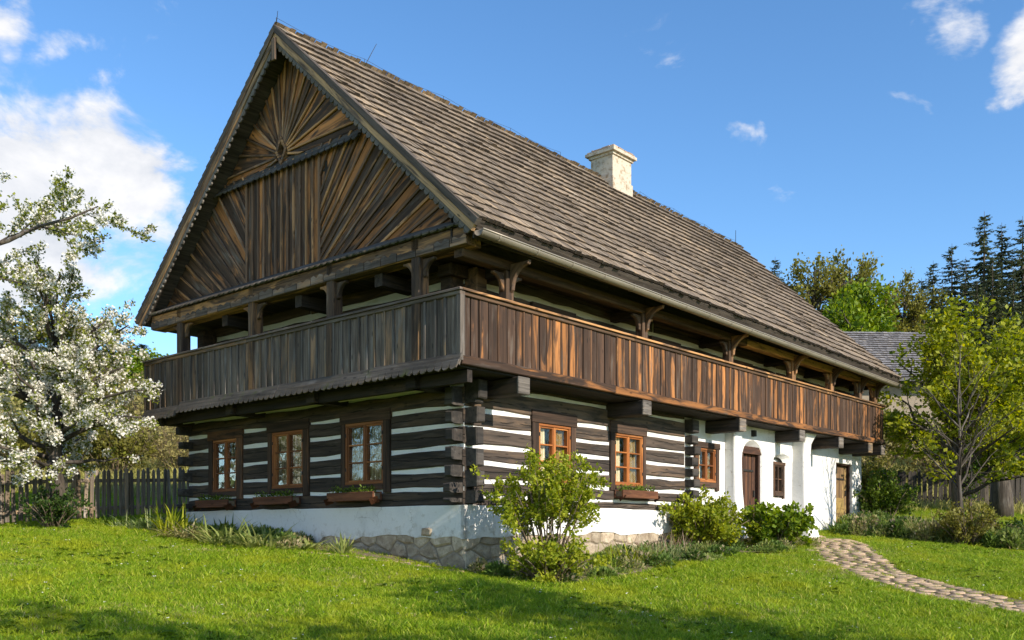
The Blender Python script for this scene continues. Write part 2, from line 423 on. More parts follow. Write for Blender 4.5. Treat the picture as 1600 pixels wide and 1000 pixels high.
for gname, gkey, gk, g0 in (('old window glass', 'glass', .85, .10), ('clear window glass', 'glass_clear', .35, .02)):
    m, t = new_mat(gname)
    ob = t.n('ShaderNodeTexCoord').outputs['Object']
    nn = t.noise(ob, 3.5, 2, .5)
    b = t.n('ShaderNodeBump', {'Strength': .12, 'Distance': .05, 'Height': nn}).outputs[0]
    gl = t.n('ShaderNodeBsdfGlossy', {'Color': (.9, .93, .95, 1), 'Roughness': .015, 'Normal': b})
    tp = t.n('ShaderNodeBsdfTransparent', {'Color': (.96, .965, .95, 1)})
    fc = t.n('ShaderNodeLayerWeight', {'Blend': .5, 'Normal': b}).outputs['Facing']
    fr = t.math('ADD', t.math('MULTIPLY', t.math('POWER', fc, 3.0), gk), g0)
    mx = t.n('ShaderNodeMixShader', {0: t.math('MINIMUM', fr, 1.0), 1: tp.outputs[0], 2: gl.outputs[0]})
    t.nt.links.new(mx.outputs[0], t.n('ShaderNodeOutputMaterial').inputs[0])
    M[gkey] = m

# ------------------------------------------------------------------ helpers


def tag(o, label=None, cat=None, group=None, kind=None):
    for k, v in (('label', label), ('category', cat), ('group', group), ('kind', kind)):
        if v:
            o[k] = v
    return o


def mesh_of(name, verts, faces, mat, smooth=False, rnd=None):
    me = bpy.data.meshes.new(name)
    me.from_pydata([tuple(v) for v in verts], [], faces)
    if mat is not None:
        me.materials.append(mat)
    if smooth:
        me.polygons.foreach_set('use_smooth', [True] * len(me.polygons))
    if rnd is not None:
        a = me.attributes.new('rnd', 'FLOAT', 'FACE')
        a.data.foreach_set('value', rnd)
    me.update()
    return me


def butts(me, every=4, mat=None):
    """every fourth face of a shingle mesh is its end grain, darkened to draw the course lines"""
    me.materials.append(mat or M['butt'])
    me.polygons.foreach_set('material_index', [1 if i % every == every - 1 else 0 for i in range(len(me.polygons))])
    return me


def link(name, me, parent=None, mw=None):
    o = bpy.data.objects.new(name, me)
    col.objects.link(o)
    if parent is not None:
        o.parent = parent
    if mw is not None:
        o.matrix_local = mw
    return o


def empty(name, loc=(0, 0, 0), rz=0.0, parent=None):
    o = bpy.data.objects.new(name, None)
    o.empty_display_size = .3
    col.objects.link(o)
    o.location = loc
    o.rotation_euler = (0, 0, rz)
    o.parent = parent
    return o


class MB:
    def __init__(s):
        s.v, s.f, s.r = [], [], []

    def add(s, vs, fs, r=None):
        b = len(s.v)
        s.v.extend([tuple(v) for v in vs])
        s.f.extend([tuple(i + b for i in f) for f in fs])
        s.r.extend([R.random() if r is None else r] * len(fs))

    def box(s, x0, x1, y0, y1, z0, z1, r=None, M4=None):
        vs = [Vector((x, y, z)) for x in (x0, x1) for y in (y0, y1) for z in (z0, z1)]
        if M4 is not None:
            vs = [M4 @ v for v in vs]
        s.add(vs, [(0, 1, 3, 2), (4, 6, 7, 5), (0, 4, 5, 1), (2, 3, 7, 6), (0, 2, 6, 4), (1, 5, 7, 3)], r)

    def tube(s, pts, rs, n=6, r=None, cap=True):
        pts = [Vector(p) for p in pts]
        vs, fs = [], []
        prev = None
        for i, p in enumerate(pts):
            d = (pts[min(i + 1, len(pts) - 1)] - pts[max(i - 1, 0)])
            d = d.normalized() if d.length > 1e-9 else Vector((0, 0, 1))
            if prev is None:
                a = d.orthogonal().normalized()
            else:
                a = (prev - d * prev.dot(d))
                a = a.normalized() if a.length > 1e-6 else d.orthogonal().normalized()
            prev = a
            b = d.cross(a)
            for k in range(n):
                an = 2 * math.pi * k / n
                vs.append(p + (a * math.cos(an) + b * math.sin(an)) * rs[i])
        for i in range(len(pts) - 1):
            for k in range(n):
                k2 = (k + 1) % n
                fs.append((i * n + k, i * n + k2, (i + 1) * n + k2, (i + 1) * n + k))
        if cap:
            fs.append(tuple(range(n - 1, -1, -1)))
            fs.append(tuple((len(pts) - 1) * n + k for k in range(n)))
        s.add(vs, fs, r)

    def build(s, name, mat, parent=None, smooth=False, mw=None):
        return link(name, mesh_of(name, s.v, s.f, mat, smooth, s.r), parent, mw)


def frame(origin, right, up=(0, 0, 1)):
    """wall frame: local X along the wall (seen from outside), Y up, Z outward"""
    x = Vector(right).normalized()
    y = Vector(up).normalized()
    z = x.cross(y)
    m = Matrix((x, y, z)).transposed().to_4x4()
    m.translation = Vector(origin)
    return m


def area2(p):
    return sum(p[i][0] * p[(i + 1) % len(p)][1] - p[(i + 1) % len(p)][0] * p[i][1] for i in range(len(p)))


def clip(poly, a, b, c):
    """keep a*x+b*y<=c"""
    out = []
    for i in range(len(poly)):
        p, q = poly[i], poly[(i + 1) % len(poly)]
        dp, dq = a * p[0] + b * p[1] - c, a * q[0] + b * q[1] - c
        if dp <= 0:
            out.append(p)
        if (dp < 0 < dq) or (dq < 0 < dp):
            k = dp / (dp - dq)
            out.append((p[0] + (q[0] - p[0]) * k, p[1] + (q[1] - p[1]) * k))
    return out


def inset(p, d):
    n = len(p)
    res = []
    for i in range(n):
        a, b, c = Vector(p[i - 1]), Vector(p[i]), Vector(p[(i + 1) % n])
        e1, e2 = b - a, c - b
        if e1.length < 1e-7 or e2.length < 1e-7:
            res.append(tuple(b))
            continue
        n1 = Vector((-e1.y, e1.x)).normalized()
        n2 = Vector((-e2.y, e2.x)).normalized()
        m_ = n1 + n2
        if m_.length < 1e-5:
            res.append(tuple(b))
            continue
        m_.normalize()
        k = d / max(.35, m_.dot(n1))
        res.append(tuple(b + m_ * k))
    return res


def prism_geo(p, d0, d1, ch=0.0):
    """polygon p (CCW seen from +Z) extruded d0..d1 with chamfered outer edge"""
    n = len(p)
    rings = [(p, d0)]
    if ch > 0:
        rings += [(p, d1 - ch), (inset(p, ch), d1)]
    else:
        rings += [(p, d1)]
    vs, fs = [], []
    for q, z in rings:
        vs += [(a, b, z) for a, b in q]
    for i in range(len(rings) - 1):
        for k in range(n):
            k2 = (k + 1) % n
            fs.append((i * n + k, i * n + k2, (i + 1) * n + k2, (i + 1) * n + k))
    fs.append(tuple(range(n - 1, -1, -1)))
    fs.append(tuple((len(rings) - 1) * n + k for k in range(n)))
    return vs, fs


def panel(name, poly, d0, d1, fr, ang, mat, parent, ch=0.006):
    """a board: polygon in wall coordinates, its own object with local X along the grain"""
    if area2(poly) < 0:
        poly = poly[::-1]
    cx = sum(p[0] for p in poly) / len(poly)
    cy = sum(p[1] for p in poly) / len(poly)
    ca, sa = math.cos(ang), math.sin(ang)
    q = [((x - cx) * ca + (y - cy) * sa, -(x - cx) * sa + (y - cy) * ca) for x, y in poly]
    vs, fs = prism_geo(q, 0, d1 - d0, min(ch, (d1 - d0) * .45))
    mw = fr @ Matrix.Translation((cx, cy, d0)) @ Matrix.Rotation(ang, 4, 'Z')
    return link(name, mesh_of(name, vs, fs, mat), parent, mw)


def rect(x0, x1, y0, y1):
    return [(x0, y0), (x1, y0), (x1, y1), (x0, y1)]


def bar(name, fr, x0, x1, y0, y1, d0, d1, mat, parent, ch=0.006, ang=None):
    if ang is None:
        ang = 0 if (x1 - x0) >= (y1 - y0) else math.pi / 2
    return panel(name, rect(x0, x1, y0, y1), d0, d1, fr, ang, mat, parent, ch)


def log_piece(name, fr, x0, x1, y0, y1, d0, d1, mat, parent):
    """a hewn log face: wavy edges, rounded arrises"""
    n = max(2, int((x1 - x0) / .45))
    j = .017
    lo = [(x0 + (x1 - x0) * i / n, y0 + R.uniform(-j, j)) for i in range(n + 1)]
    hi = [(x0 + (x1 - x0) * i / n, y1 + R.uniform(-j, j)) for i in range(n, -1, -1)]
    return panel(name, lo + hi, d0, d1 + R.uniform(-.008, .012), fr, 0, mat, parent, .018)


def pierced(mb, outer, holes, d0, d1, reveal_back=None, hole_d=None):
    """front face at d1 with holes; reveals go back to d0 (optionally to a different back outline per hole)"""
    polys = [[Vector((x, y, 0)) for x, y in outer]] + [[Vector((x, y, 0)) for x, y in h] for h in holes]
    tris = tessellate_polygon(polys)
    flat = [p for pl in polys for p in pl]
    vs = [(p.x, p.y, d1) for p in flat]
    fs = []
    for a, b, c in tris:
        A, B, Cc = flat[a], flat[b], flat[c]
        if (B.x - A.x) * (Cc.y - A.y) - (Cc.x - A.x) * (B.y - A.y) < 0:
            b, c = c, b
        fs.append((a, b, c))
    base = len(outer)

    def strip(idx, back_pts, flip, dd=None):
        s = len(vs)
        vs.extend([(x, y, d0 if dd is None else dd) for x, y in back_pts])
        n = len(idx)
        for k in range(n):
            k2 = (k + 1) % n
            f = (idx[k], idx[k2], s + k2, s + k)
            fs.append(f if flip else f[::-1])
    strip(list(range(base)), outer, area2(outer) < 0)
    for hi, h in enumerate(holes):
        bp = (reveal_back or {}).get(hi, h)
        strip(list(range(base, base + len(h))), bp, area2(h) > 0, (hole_d or {}).get(hi))
        base += len(h)
    mb.add(vs, fs)


def scallop_poly(x0, x1, ytop, ybase, w, drop, seg=4):
    """strip with round scallops hanging from ybase; CCW"""
    n = max(1, round((x1 - x0) / w))
    w = (x1 - x0) / n
    pts = []
    for i in range(n):
        for k in range(seg + 1):
            if i and k == 0:
                pts.append((x0 + i * w, ybase + drop * .35))
            a = math.pi * k / seg
            pts.append((x0 + i * w + w / 2 - math.cos(a) * w * .46, ybase - math.sin(a) * drop))
    return pts + [(x1, ytop), (x0, ytop)]


def scallop_geo(mb, x0, x1, ytop, ybase, w, drop, d0, d1, M4=None):
    n = max(1, round((x1 - x0) / w))
    w = (x1 - x0) / n
    for i in range(n):
        a0 = x0 + i * w
        p = [(a0 + w / 2 - math.cos(math.pi * k / 5) * w * .47, ybase - math.sin(math.pi * k / 5) * drop * R.uniform(.85, 1.1)) for k in range(6)]
        p = p + [(a0 + w, ytop), (a0, ytop)]
        vs, fs = prism_geo(p, d0, d1, 0)
        if M4 is not None:
            vs = [M4 @ Vector(v) for v in vs]
        mb.add(vs, fs, 0.3)


# ------------------------------------------------------------------ ground


def hgt(X, Y):
    X = np.asarray(X, float)
    Y = np.asarray(Y, float)
    Xc = np.clip(X, -70, 70)
    z = -.0366 * (Xc + .75) + .0875 * (np.clip(Y, -30, 62) - 14.8)
    q = np.clip(Y, 22, 62) - 22
    z = z + .004 * q * q + np.clip(Y - 62, 0, 60) * .16
    z = z + .035 * np.sin(X * .9 + 1.3) * np.sin(Y * .7) + .02 * np.sin(X * 2.1 + Y * 1.7)
    return z


def H(x, y):
    return float(hgt(x, y))


xs = np.concatenate([np.linspace(-400, -40, 12, endpoint=False), np.linspace(-40, -14, 20, endpoint=False), np.linspace(-14, 20, 130, endpoint=False), np.linspace(20, 45, 20, endpoint=False), np.linspace(45, 400, 12)])
ys = np.concatenate([np.linspace(-250, -10, 10, endpoint=False), np.linspace(-10, 6, 14, endpoint=False), np.linspace(6, 34, 110, endpoint=False), np.linspace(34, 130, 40, endpoint=False), np.linspace(130, 700, 8)])
gx, gy = np.meshgrid(xs, ys)
gz = hgt(gx, gy)
nx, ny = len(xs), len(ys)
vv = np.stack([gx.ravel(), gy.ravel(), gz.ravel()], 1)
ff = [(j * nx + i, j * nx + i + 1, (j + 1) * nx + i + 1, (j + 1) * nx + i) for j in range(ny - 1) for i in range(nx - 1)]
lawn = link('ground', mesh_of('ground', vv.tolist(), ff, M['ground'], True))
tag(lawn, 'green lawn rising gently past the house to a dry meadow bank', 'ground', kind='structure')

# ------------------------------------------------------------------ the house
C0 = Vector((-.75, 14.8, 0))
ROT = math.atan2(.7546, .656)
house = empty('timbered_farmhouse', C0, ROT)
tag(house, 'old timbered farmhouse with log walls, carved gable, long balcony and grey shingle roof', 'house')
HM = Matrix.Translation(C0) @ Matrix.Rotation(ROT, 4, 'Z')


def hw(x, y, z=0.0):
    return HM @ Vector((x, y, z))


L, W = 16.5, 8.1
GF = lambda x=0.0: frame((x, 0, 0), (0, -1, 0))        # gable-side frame; s = -y
LF = lambda y=0.0: frame((0, y, 0), (1, 0, 0))         # long-side frame;  s = x
G0, L0 = GF(0), LF(0)

# -- plinth with foundation stones
mb = MB()
mb.box(-.05, L + .02, -.05, W, -.6, .0)
mb.box(-.03, L, -.03, W - .02, .0, .56)
base = mb.build('stone_base', M['mortar'], house)
mb = MB()


def plinth_face(fr_, s0, s1, zlo, seed):
    rr = random.Random(seed)
    n = int((s1 - s0) / .22)
    bot = []
    for i in range(n + 1):
        s = s0 + (s1 - s0) * i / n
        bot.append((s, zlo(s) + rr.uniform(-.035, .035)))
    top = [(s1, .975), (s0, .975)]
    m0 = MB()
    pierced(m0, bot + top, [], 0, .075)
    mb.add([fr_ @ Vector(v) for v in m0.v], m0.f)


plinth_face(GF(0), -W, .075, lambda s: .47 + .02 * math.sin(s * 3) + (0.0 if s > -3.6 else -.25), 3)
plinth_face(LF(0), -.075, 6.9, lambda s: .47 + .015 * math.sin(s * 2.3) + .05 * min(1, s / 3), 4)
mb.box(-.07, 6.9, -.07, 0.2, .93, .978)
mb.box(-.07, .2, -.07, W, .93, .979)
plinth = mb.build('plinth', M['plaster'], house)


def rubble(fr_, s0, s1, z0, z1, nx_, nz_, seed, gmat, k=.6):
    """random rubble: cells grown round scattered points, each stone its own block with recessed joints"""
    rr = random.Random(seed)
    pts = []
    for j in range(nz_):
        for i in range(nx_):
            pts.append(((s0 + (s1 - s0) * (i + .5 + rr.uniform(-.42, .42) + .5 * (j % 2)) / nx_) * k, z0 + (z1 - z0) * (j + .5 + rr.uniform(-.36, .36)) / nz_))
    for a in pts:
        c = [(s0 * k, z0), (s1 * k, z0), (s1 * k, z1), (s0 * k, z1)]
        for b in pts:
            if b is a or abs(b[0] - a[0]) + abs(b[1] - a[1]) > 1.2:
                continue
            nx, nz = b[0] - a[0], b[1] - a[1]
            c = clip(c, nx, nz, (b[0] ** 2 + b[1] ** 2 - a[0] ** 2 - a[1] ** 2) / 2)
            if len(c) < 3:
                break
        if len(c) < 3:
            continue
        c = [(x / k, y) for x, y in c]
        if abs(area2(c)) < .02:
            continue
        q = []
        for t_ in range(len(c)):
            p, n_ = c[t_], c[(t_ + 1) % len(c)]
            q.append((p[0] * .9 + n_[0] * .1, p[1] * .9 + n_[1] * .1))
            q.append(((p[0] + n_[0]) / 2 + rr.uniform(-.012, .012), (p[1] + n_[1]) / 2 + rr.uniform(-.012, .012)))
            q.append((p[0] * .1 + n_[0] * .9, p[1] * .1 + n_[1] * .9))
        q = inset(q, .011)
        panel('stone', q, -.02, .028 + rr.uniform(-.012, .022), fr_, rr.uniform(-.2, .2), gmat, base, .026)


rubble(GF(-.03), -3.9, .05, -.08, .53, 10, 3, 5, M['stone'])
rubble(LF(-.03), -.05, 6.4, -.10, .56, 16, 3, 6, M['stone'])
panel('stone', [(-.88, .50), (-.66, .49), (-.64, .60), (-.70, .63), (-.87, .62)], .03, .075, GF(-.03), 0, M['stone'], base, .02)

# -- ground floor log walls
GCH = [1.245, 1.56, 1.89, 2.24, 2.54, 2.86]
LCH = [1.135, 1.375, 1.655, 1.935, 2.215, 2.495, 2.87]
gwin = [(-2.99, -1.69), (-5.21, -3.91), (-7.29, -6.06)]
lwin = [(1.62, 2.84), (3.91, 5.11)]


def gl_open(s0, s1, inner=True):
    return rect(s0, s1, 1.36, 2.47)


mb = MB()
pierced(mb, rect(-W, 0, .978, 2.99), [rect(a + .14, b - .14, 1.37, 2.46) for a, b in gwin], -.22, .004)
gwall = mb.build('log_wall', M['chink'], house, mw=G0)
mb = MB()
pierced(mb, rect(0.0, 6.9, .978, 2.99), [rect(a + .14, b - .12, 1.40, 2.44) for a, b in lwin], -.22, .004)
lwall = mb.build('log_wall', M['chink'], house, mw=L0)
mb = MB()
mb.box(-W + .3, -.3, 1.15, 2.6, -.62, -.60)
room = mb.build('room_lining', M['room'], gwall)
mb = MB()
mb.box(.3, 6.85, 1.15, 2.6, -.47, -.45)
room = mb.build('room_lining', M['room'], lwall)


def logs(fr_, parent, z0, chinks, s_lo, s_hi, openings, ext_lo, ext_hi, ztop, hw_=.034):
    zs = [z0 - hw_] + chinks + [ztop]
    inv = Matrix.Identity(4)
    for i in range(len(zs) - 1):
        a, b = zs[i] + hw_ + R.uniform(-.008, .008), zs[i + 1] - hw_ + R.uniform(-.01, .01)
        if b - a < .04:
            continue
        cuts = sorted([(o[0], o[1]) for o in openings if o[2] < b - .1 and o[3] > a + .1])
        s = s_lo
        segs = []
        for c0, c1 in cuts:
            segs.append((s, c0))
            s = c1
        segs.append((s, s_hi))
        for c0, c1 in segs:
            if c1 - c0 > .05:
                log_piece('log', inv, c0, c1, a, b, -.06, .028, M['log'], parent)


logs(G0, gwall, .985, GCH, -W, 0.02, [(a - .0, b + .0, 1.15, 2.60) for a, b in gwin], 0, 0, 3.0)
logs(L0, lwall, .99, LCH, .0, 6.62, [(a, b, 1.33, 2.55) for a, b in lwin], 0, 0, 3.0)


def log_end(fr_, parent, s0, s1, z0, z1, d0, d1):
    """a squared log end sticking out of a corner; the front face is weathered end grain"""
    sh = .02
    p = [(s0 + R.uniform(0, sh), z0 + R.uniform(0, sh)), (s1 - R.uniform(0, sh), z0 + R.uniform(0, sh)), (s1 - R.uniform(0, sh), z1 - R.uniform(0, sh)), (s0 + R.uniform(0, sh), z1 - R.uniform(0, sh))]
    panel('log_end', p, d0, d1 + R.uniform(-.04, .03), Matrix.Identity(4), 0, M['log_end'], parent, .022)


zs = [.985] + GCH
for i in range(len(zs) - 1):          # gable-wall logs run out past the long wall
    log_end(L0, lwall, .0, .20, zs[i] + .02, zs[i + 1] - .03, -.05, .27)
zs = [.985] + LCH
for i in range(len(zs) - 1):          # long-wall logs run out past the gable wall
    if zs[i + 1] - zs[i] > .15:
        log_end(G0, gwall, -.20, .0, zs[i] + .03, zs[i + 1] - .04, -.05, .27)
log_end(L0, lwall, -.02, .2, 2.62, 2.93, -.05, .34)
zs = [1.0, 1.22, 1.45, 1.68, 1.91, 2.14, 2.37, 2.60, 2.93]
for i in range(len(zs) - 1):          # end of the cross wall, beside the plastered part
    log_end(L0, lwall, 6.64, 6.90, zs[i] + .02, zs[i + 1] - .02, -.05, .24)
zs = [.985] + GCH
for i in range(len(zs) - 1):          # far corner of the gable wall
    log_end(G0, gwall, -W - .02, -W + .2, zs[i] + .05, zs[i + 1] - .09, -.05, .30)

# -- windows


def window(fr_, s0, s1, z0, z1, lintel, casing, wide_r, cloth='curtain', name='window', rows=3, sash='sash', parent=house, curt=True, depth=0.0, lw=.10):
    """s0..s1, z0..z1: outline of the sash frame; casing boards stand round it"""
    cx = (s0 + s1) / 2
    w = link(name, None, parent, fr_ @ Matrix.Translation((cx, z0, depth)))
    I = Matrix.Identity(4)
    a, b, hh = s0 - cx, s1 - cx, z1 - z0
    cm = M['casing']
    bar('lintel', I, a - casing - .02, b + wide_r + .02, hh + .002, hh + lintel, -.05, .062, cm, w)
    bar('casing_board', I, a - casing, a - .002, -lw, hh, -.05, .05, cm, w)
    bar('casing_board', I, b + .002, b + wide_r, -lw - .06, hh, -.05, .05, cm, w)
    bar('sill', I, a, b, -lw, -.002, -.05, .058, cm, w)
    sm = M[sash]
    sm_ = (s1 - s0) < .6
    fw = .046 if not sm_ else .028
    mw_ = .020 if not sm_ else .014
    # outer frame
    bar('frame_rail', I, a, b, hh - fw, hh, -.10, .036, sm, w)
    bar('frame_rail', I, a, b, 0, fw, -.10, .042, sm, w)
    bar('frame_stile', I, a, a + fw, fw, hh - fw, -.10, .034, sm, w)
    bar('frame_stile', I, b - fw, b, fw, hh - fw, -.10, .034, sm, w)
    bar('mullion', I, -mw_, mw_, fw, hh - fw, -.08, .028, sm, w)
    for sd_ in (-1, 1):
        x0, x1 = (a + fw, -mw_) if sd_ < 0 else (mw_, b - fw)
        st = .027 if not sm_ else .014
        bar('sash_stile', I, x0, x0 + st, fw, hh - fw, -.07, .016, sm, w, .004)
        bar('sash_stile', I, x1 - st, x1, fw, hh - fw, -.07, .016, sm, w, .004)
        bar('sash_rail', I, x0 + st, x1 - st, fw, fw + st, -.07, .015, sm, w, .004)
        bar('sash_rail', I, x0 + st, x1 - st, hh - fw - st, hh - fw, -.07, .015, sm, w, .004)
        y0, y1 = fw + st, hh - fw - st
        for k in range(rows):
            p0 = y0 + (y1 - y0) * k / rows
            p1 = y0 + (y1 - y0) * (k + 1) / rows
            if k:
                bar('muntin', I, x0 + st, x1 - st, p0 - .012, p0 + .012, -.06, .012, sm, w, .003)
            q = p0 + (.011 if k else 0)
            q1 = p1 - (.011 if k < rows - 1 else 0)
            vs, fs = prism_geo(rect(x0 + st, x1 - st, q, q1), -.028, -.024, 0)
            tilt = Matrix.Translation(((x0 + x1) / 2, (q + q1) / 2, 0)) @ Matrix.Rotation(R.uniform(-.012, .012), 4, 'Y') @ Matrix.Rotation(R.uniform(-.012, .012), 4, 'X') @ Matrix.Translation((-(x0 + x1) / 2, -(q + q1) / 2, 0))
            link('pane', mesh_of('pane', vs, fs, M['glass' if cloth == 'drab_curtain' else 'glass_clear']), w, tilt)
        if curt:
            n = 9
            cw = (x1 - x0) * (.78 if sd_ < 0 else .97)
            xa = x0 if sd_ < 0 else x1 - cw
            vs, fs = [], []
            for k in range(n):
                u = k / (n - 1)
                z_ = -.085 + .016 * math.sin(u * 17)
                vs += [(xa + cw * u, fw, z_), (xa + cw * (u * .8 + (.1 if sd_ < 0 else .1)), hh - fw, z_)]
            for k in range(n - 1):
                fs.append((2 * k, 2 * k + 2, 2 * k + 3, 2 * k + 1))
            link('curtain', mesh_of('curtain', vs, fs, M['amber_room_sheet' if (sd_ > 0 and cloth == 'curtain') else cloth], True), w)
    # small iron hinges
    for z_ in (.22 * hh, .78 * hh):
        bar('hinge', I, a + .012, a + .03, z_, z_ + .06, .034, .046, M['iron'], w, .003)
        bar('hinge', I, b - .03, b - .012, z_, z_ + .06, .034, .046, M['iron'], w, .003)
    return w


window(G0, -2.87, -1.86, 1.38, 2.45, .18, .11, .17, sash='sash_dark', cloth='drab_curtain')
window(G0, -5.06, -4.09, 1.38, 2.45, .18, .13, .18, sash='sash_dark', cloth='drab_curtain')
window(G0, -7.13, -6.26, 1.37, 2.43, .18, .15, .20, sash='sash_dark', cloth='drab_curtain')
window(L0, 1.80, 2.70, 1.42, 2.42, .21, .18, .14)
window(L0, 4.06, 5.02, 1.44, 2.43, .21, .15, .10)

# -- plastered part
mb = MB()
SZ = 2.99


def arch(x0, x1, z0, zs, zt, n=10):
    pts = [(x0, z0), (x1, z0)]
    for k in range(n + 1):
        a = math.pi * k / n
        pts.append(((x0 + x1) / 2 + math.cos(a) * (x1 - x0) / 2, zs + math.sin(a) * (zt - zs)))
    return pts


def to(mb_, fr_, m0):
    mb_.add([fr_ @ Vector(v) for v in m0.v], m0.f)


m0 = MB()
pierced(m0, rect(6.9, 8.41, .2, SZ), [rect(7.13, 7.96, 1.60, 2.38)], -.25, .0)
to(mb, L0, m0)
# porch block, 0.2 m proud, with arched door recess and splayed window niche
m0 = MB()
dh = arch(8.82, 9.86, .35, 2.20, 2.66)
dback = arch(8.86, 9.74, .35, 2.12, 2.50)
nh = arch(10.38, 11.46, 1.22, 2.24, 2.44, 8)
nback = arch(10.50, 11.14, 1.38, 2.22, 2.36, 8)
mb.add([LF(0) @ Vector(v) for v in ((10.3, 1.2, -.02), (11.3, 1.2, -.02), (11.3, 2.5, -.02), (10.3, 2.5, -.02))], [(0, 1, 2, 3)])
pierced(m0, rect(8.41, 11.25 + .67, .1, SZ), [dh, nh], -.22, .20, reveal_back={0: dback, 1: nback}, hole_d={0: .02, 1: .085})
to(mb, L0, m0)
m0 = MB()
pierced(m0, rect(11.92, L, .1, SZ), [rect(14.66, 15.82, .75, 2.44)], -.25, .0)
to(mb, L0, m0)
pwall = mb.build('plaster_wall', M['plaster'], house)
sub = pwall.modifiers.new('soft', 'BEVEL')
sub.width = .025
sub.segments = 2
sub.limit_method = 'ANGLE'
sub.angle_limit = rad(50)


def pier(x0, x1, d, flare_l, flare_r, zb, name):
    """plastered pier with spreading foot and corbelled head"""
    prof = [(zb, .30, 1), (zb + .25, .20, 1), (zb + .6, .10, .6), (1.5, .03, .2), (2.45, 0, 0), (2.72, .02, 0), (2.86, .09, 0), (2.985, .17, 0)]
    vs, fs = [], []
    for z, f, foot in prof:
        e = f if not foot else f
        vs += [(x0 - e * flare_l, -.19, z), (x0 - e * flare_l, -d - e * .8, z), (x1 + e * flare_r, -d - e * .8, z), (x1 + e * flare_r, -.19, z)]
    for i in range(len(prof) - 1):
        for k in range(3):
            fs.append((i * 4 + k, i * 4 + k + 1, (i + 1) * 4 + k + 1, (i + 1) * 4 + k))
    n = len(prof) - 1
    fs.append((n * 4, n * 4 + 1, n * 4 + 2, n * 4 + 3))
    o = link(name, mesh_of(name, vs, fs, M['plaster'], False), house)
    b = o.modifiers.new('soft', 'BEVEL')
    b.width = .05
    b.segments = 3
    b.limit_method = 'ANGLE'
    b.angle_limit = rad(40)
    return o


pier(8.40, 8.74, .24, .25, .45, .2, 'plaster_pier')
pier(11.45, 11.86, .50, .5, .6, .25, 'plaster_buttress')

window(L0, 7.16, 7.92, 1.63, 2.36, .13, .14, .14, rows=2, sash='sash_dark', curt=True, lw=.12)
window(LF(-.10), 10.60, 11.06, 1.50, 2.16, .08, .07, .07, rows=2, sash='casing', curt=False, lw=.08)


def door(fr_, s0, s1, z0, z1, n, mat, fmat, name='door', frame_w=.1, leaves=None):
    d = link(name, None, house, fr_ @ Matrix.Translation(((s0 + s1) / 2, z0, 0)))
    I = Matrix.Identity(4)
    hw2 = (s1 - s0) / 2
    hh = z1 - z0
    bar('door_post', I, -hw2 - frame_w, -hw2, 0, hh, -.06, .08, fmat, d)
    bar('door_post', I, hw2, hw2 + frame_w, 0, hh, -.06, .08, fmat, d)
    bar('door_lintel', I, -hw2 - frame_w - .06, hw2 + frame_w + .06, hh + .001, hh + .17, -.06, .10, fmat, d)
    w = 2 * hw2 / n
    for i in range(n):
        bar('plank', I, -hw2 + i * w + .003, -hw2 + (i + 1) * w - .003, .03, hh - .01, -.05, -.005 + R.uniform(-.006, .006), mat, d)
    for z in (.3, hh - .4):
        bar('iron_strap', I, -hw2 + .02, hw2 * .7, z, z + .05, .0, .012, M['iron'], d, .003)
    bar('handle', I, hw2 - .14, hw2 - .10, hh * .48, hh * .48 + .16, .0, .04, M['iron'], d)
    return d


dd = door(LF(-.08), 8.97, 9.70, .45, 2.34, 4, M['door'], M['door'], frame_w=.09)
mb = MB()
m0 = MB()
pierced(m0, arch(8.84, 9.80, 2.3, 2.31, 2.58), [], -.1, -.02)
to(mb, LF(-.08), m0)
mb.build('door_transom', M['door'], house)
d2 = door(LF(.16), 14.72, 15.76, .78, 2.40, 5, M['old_door'], M['door'], frame_w=.1)
bar('door_lintel', L0, 14.52, 15.96, 2.40, 2.60, -.03, .03, M['beam'], d2).matrix_parent_inverse = d2.matrix_local.inverted()
bar('patch_board', Matrix.Identity(4), -.40, .30, .05, .72, .0, .02, M['old_door'], d2)
# stone threshold
mb = MB()
mb.box(8.75, 9.95, -.75, -.2, .2, .42)
mb.build('door_step', M['stone'], house)
# a little plaque over the arch
bar('wall_lamp', LF(-.2), 9.26, 9.36, 2.74, 2.88, 0, .09, M['iron'], house)

# -- far walls, attic floor
mb = MB()
mb.box(L - .25, L - .002, .3, W - .3, -.3, 4.7)
mb.box(.3, L - .3, W - .25, W - .01, -.3, 2.95)
mb.box(.3, L - .3, W - 1.05, W - .85, 2.95, 4.7)
mb.build('rear_wall', M['plaster'], house)
# -- balcony: deck, joists, rail planks
deck = MB()
deck.box(-.84, 16.1, -.72, .25, 2.955, 3.0)
deck.box(-.84, .25, .25, 8.25, 2.955, 3.0)
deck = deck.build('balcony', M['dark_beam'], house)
BE = 16.12


def joist(x0, y0, x1, y1, z0, z1, w, parent=deck):
    a, b = Vector((x0, y0, z0)), Vector((x1, y1, z0))
    d = (b - a)
    fr_ = frame(a, d.normalized(), (0, 0, 1))
    return panel('joist', rect(0, d.length, 0, z1 - z0), -w / 2, w / 2, fr_, 0, M['dark_beam'], parent, .015)


for x in (.48, 3.95, 7.65, 10.61, 12.94, 14.95, 15.9):
    joist(x, .3, x, -.80, 2.69, 2.95, .27)
    panel('joist_end', rect(x - .137, x + .137, 2.687, 2.953), .80, .835, L0, 0, M['scallop'], deck, .012)
    mb = MB()
for y in (7.98, 5.41, 2.92, .42):
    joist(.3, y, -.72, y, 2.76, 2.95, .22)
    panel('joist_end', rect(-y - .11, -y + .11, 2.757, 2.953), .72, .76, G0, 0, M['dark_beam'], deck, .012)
joist(-.60, -.70, -.60, 8.2, 2.76, 2.94, .12)
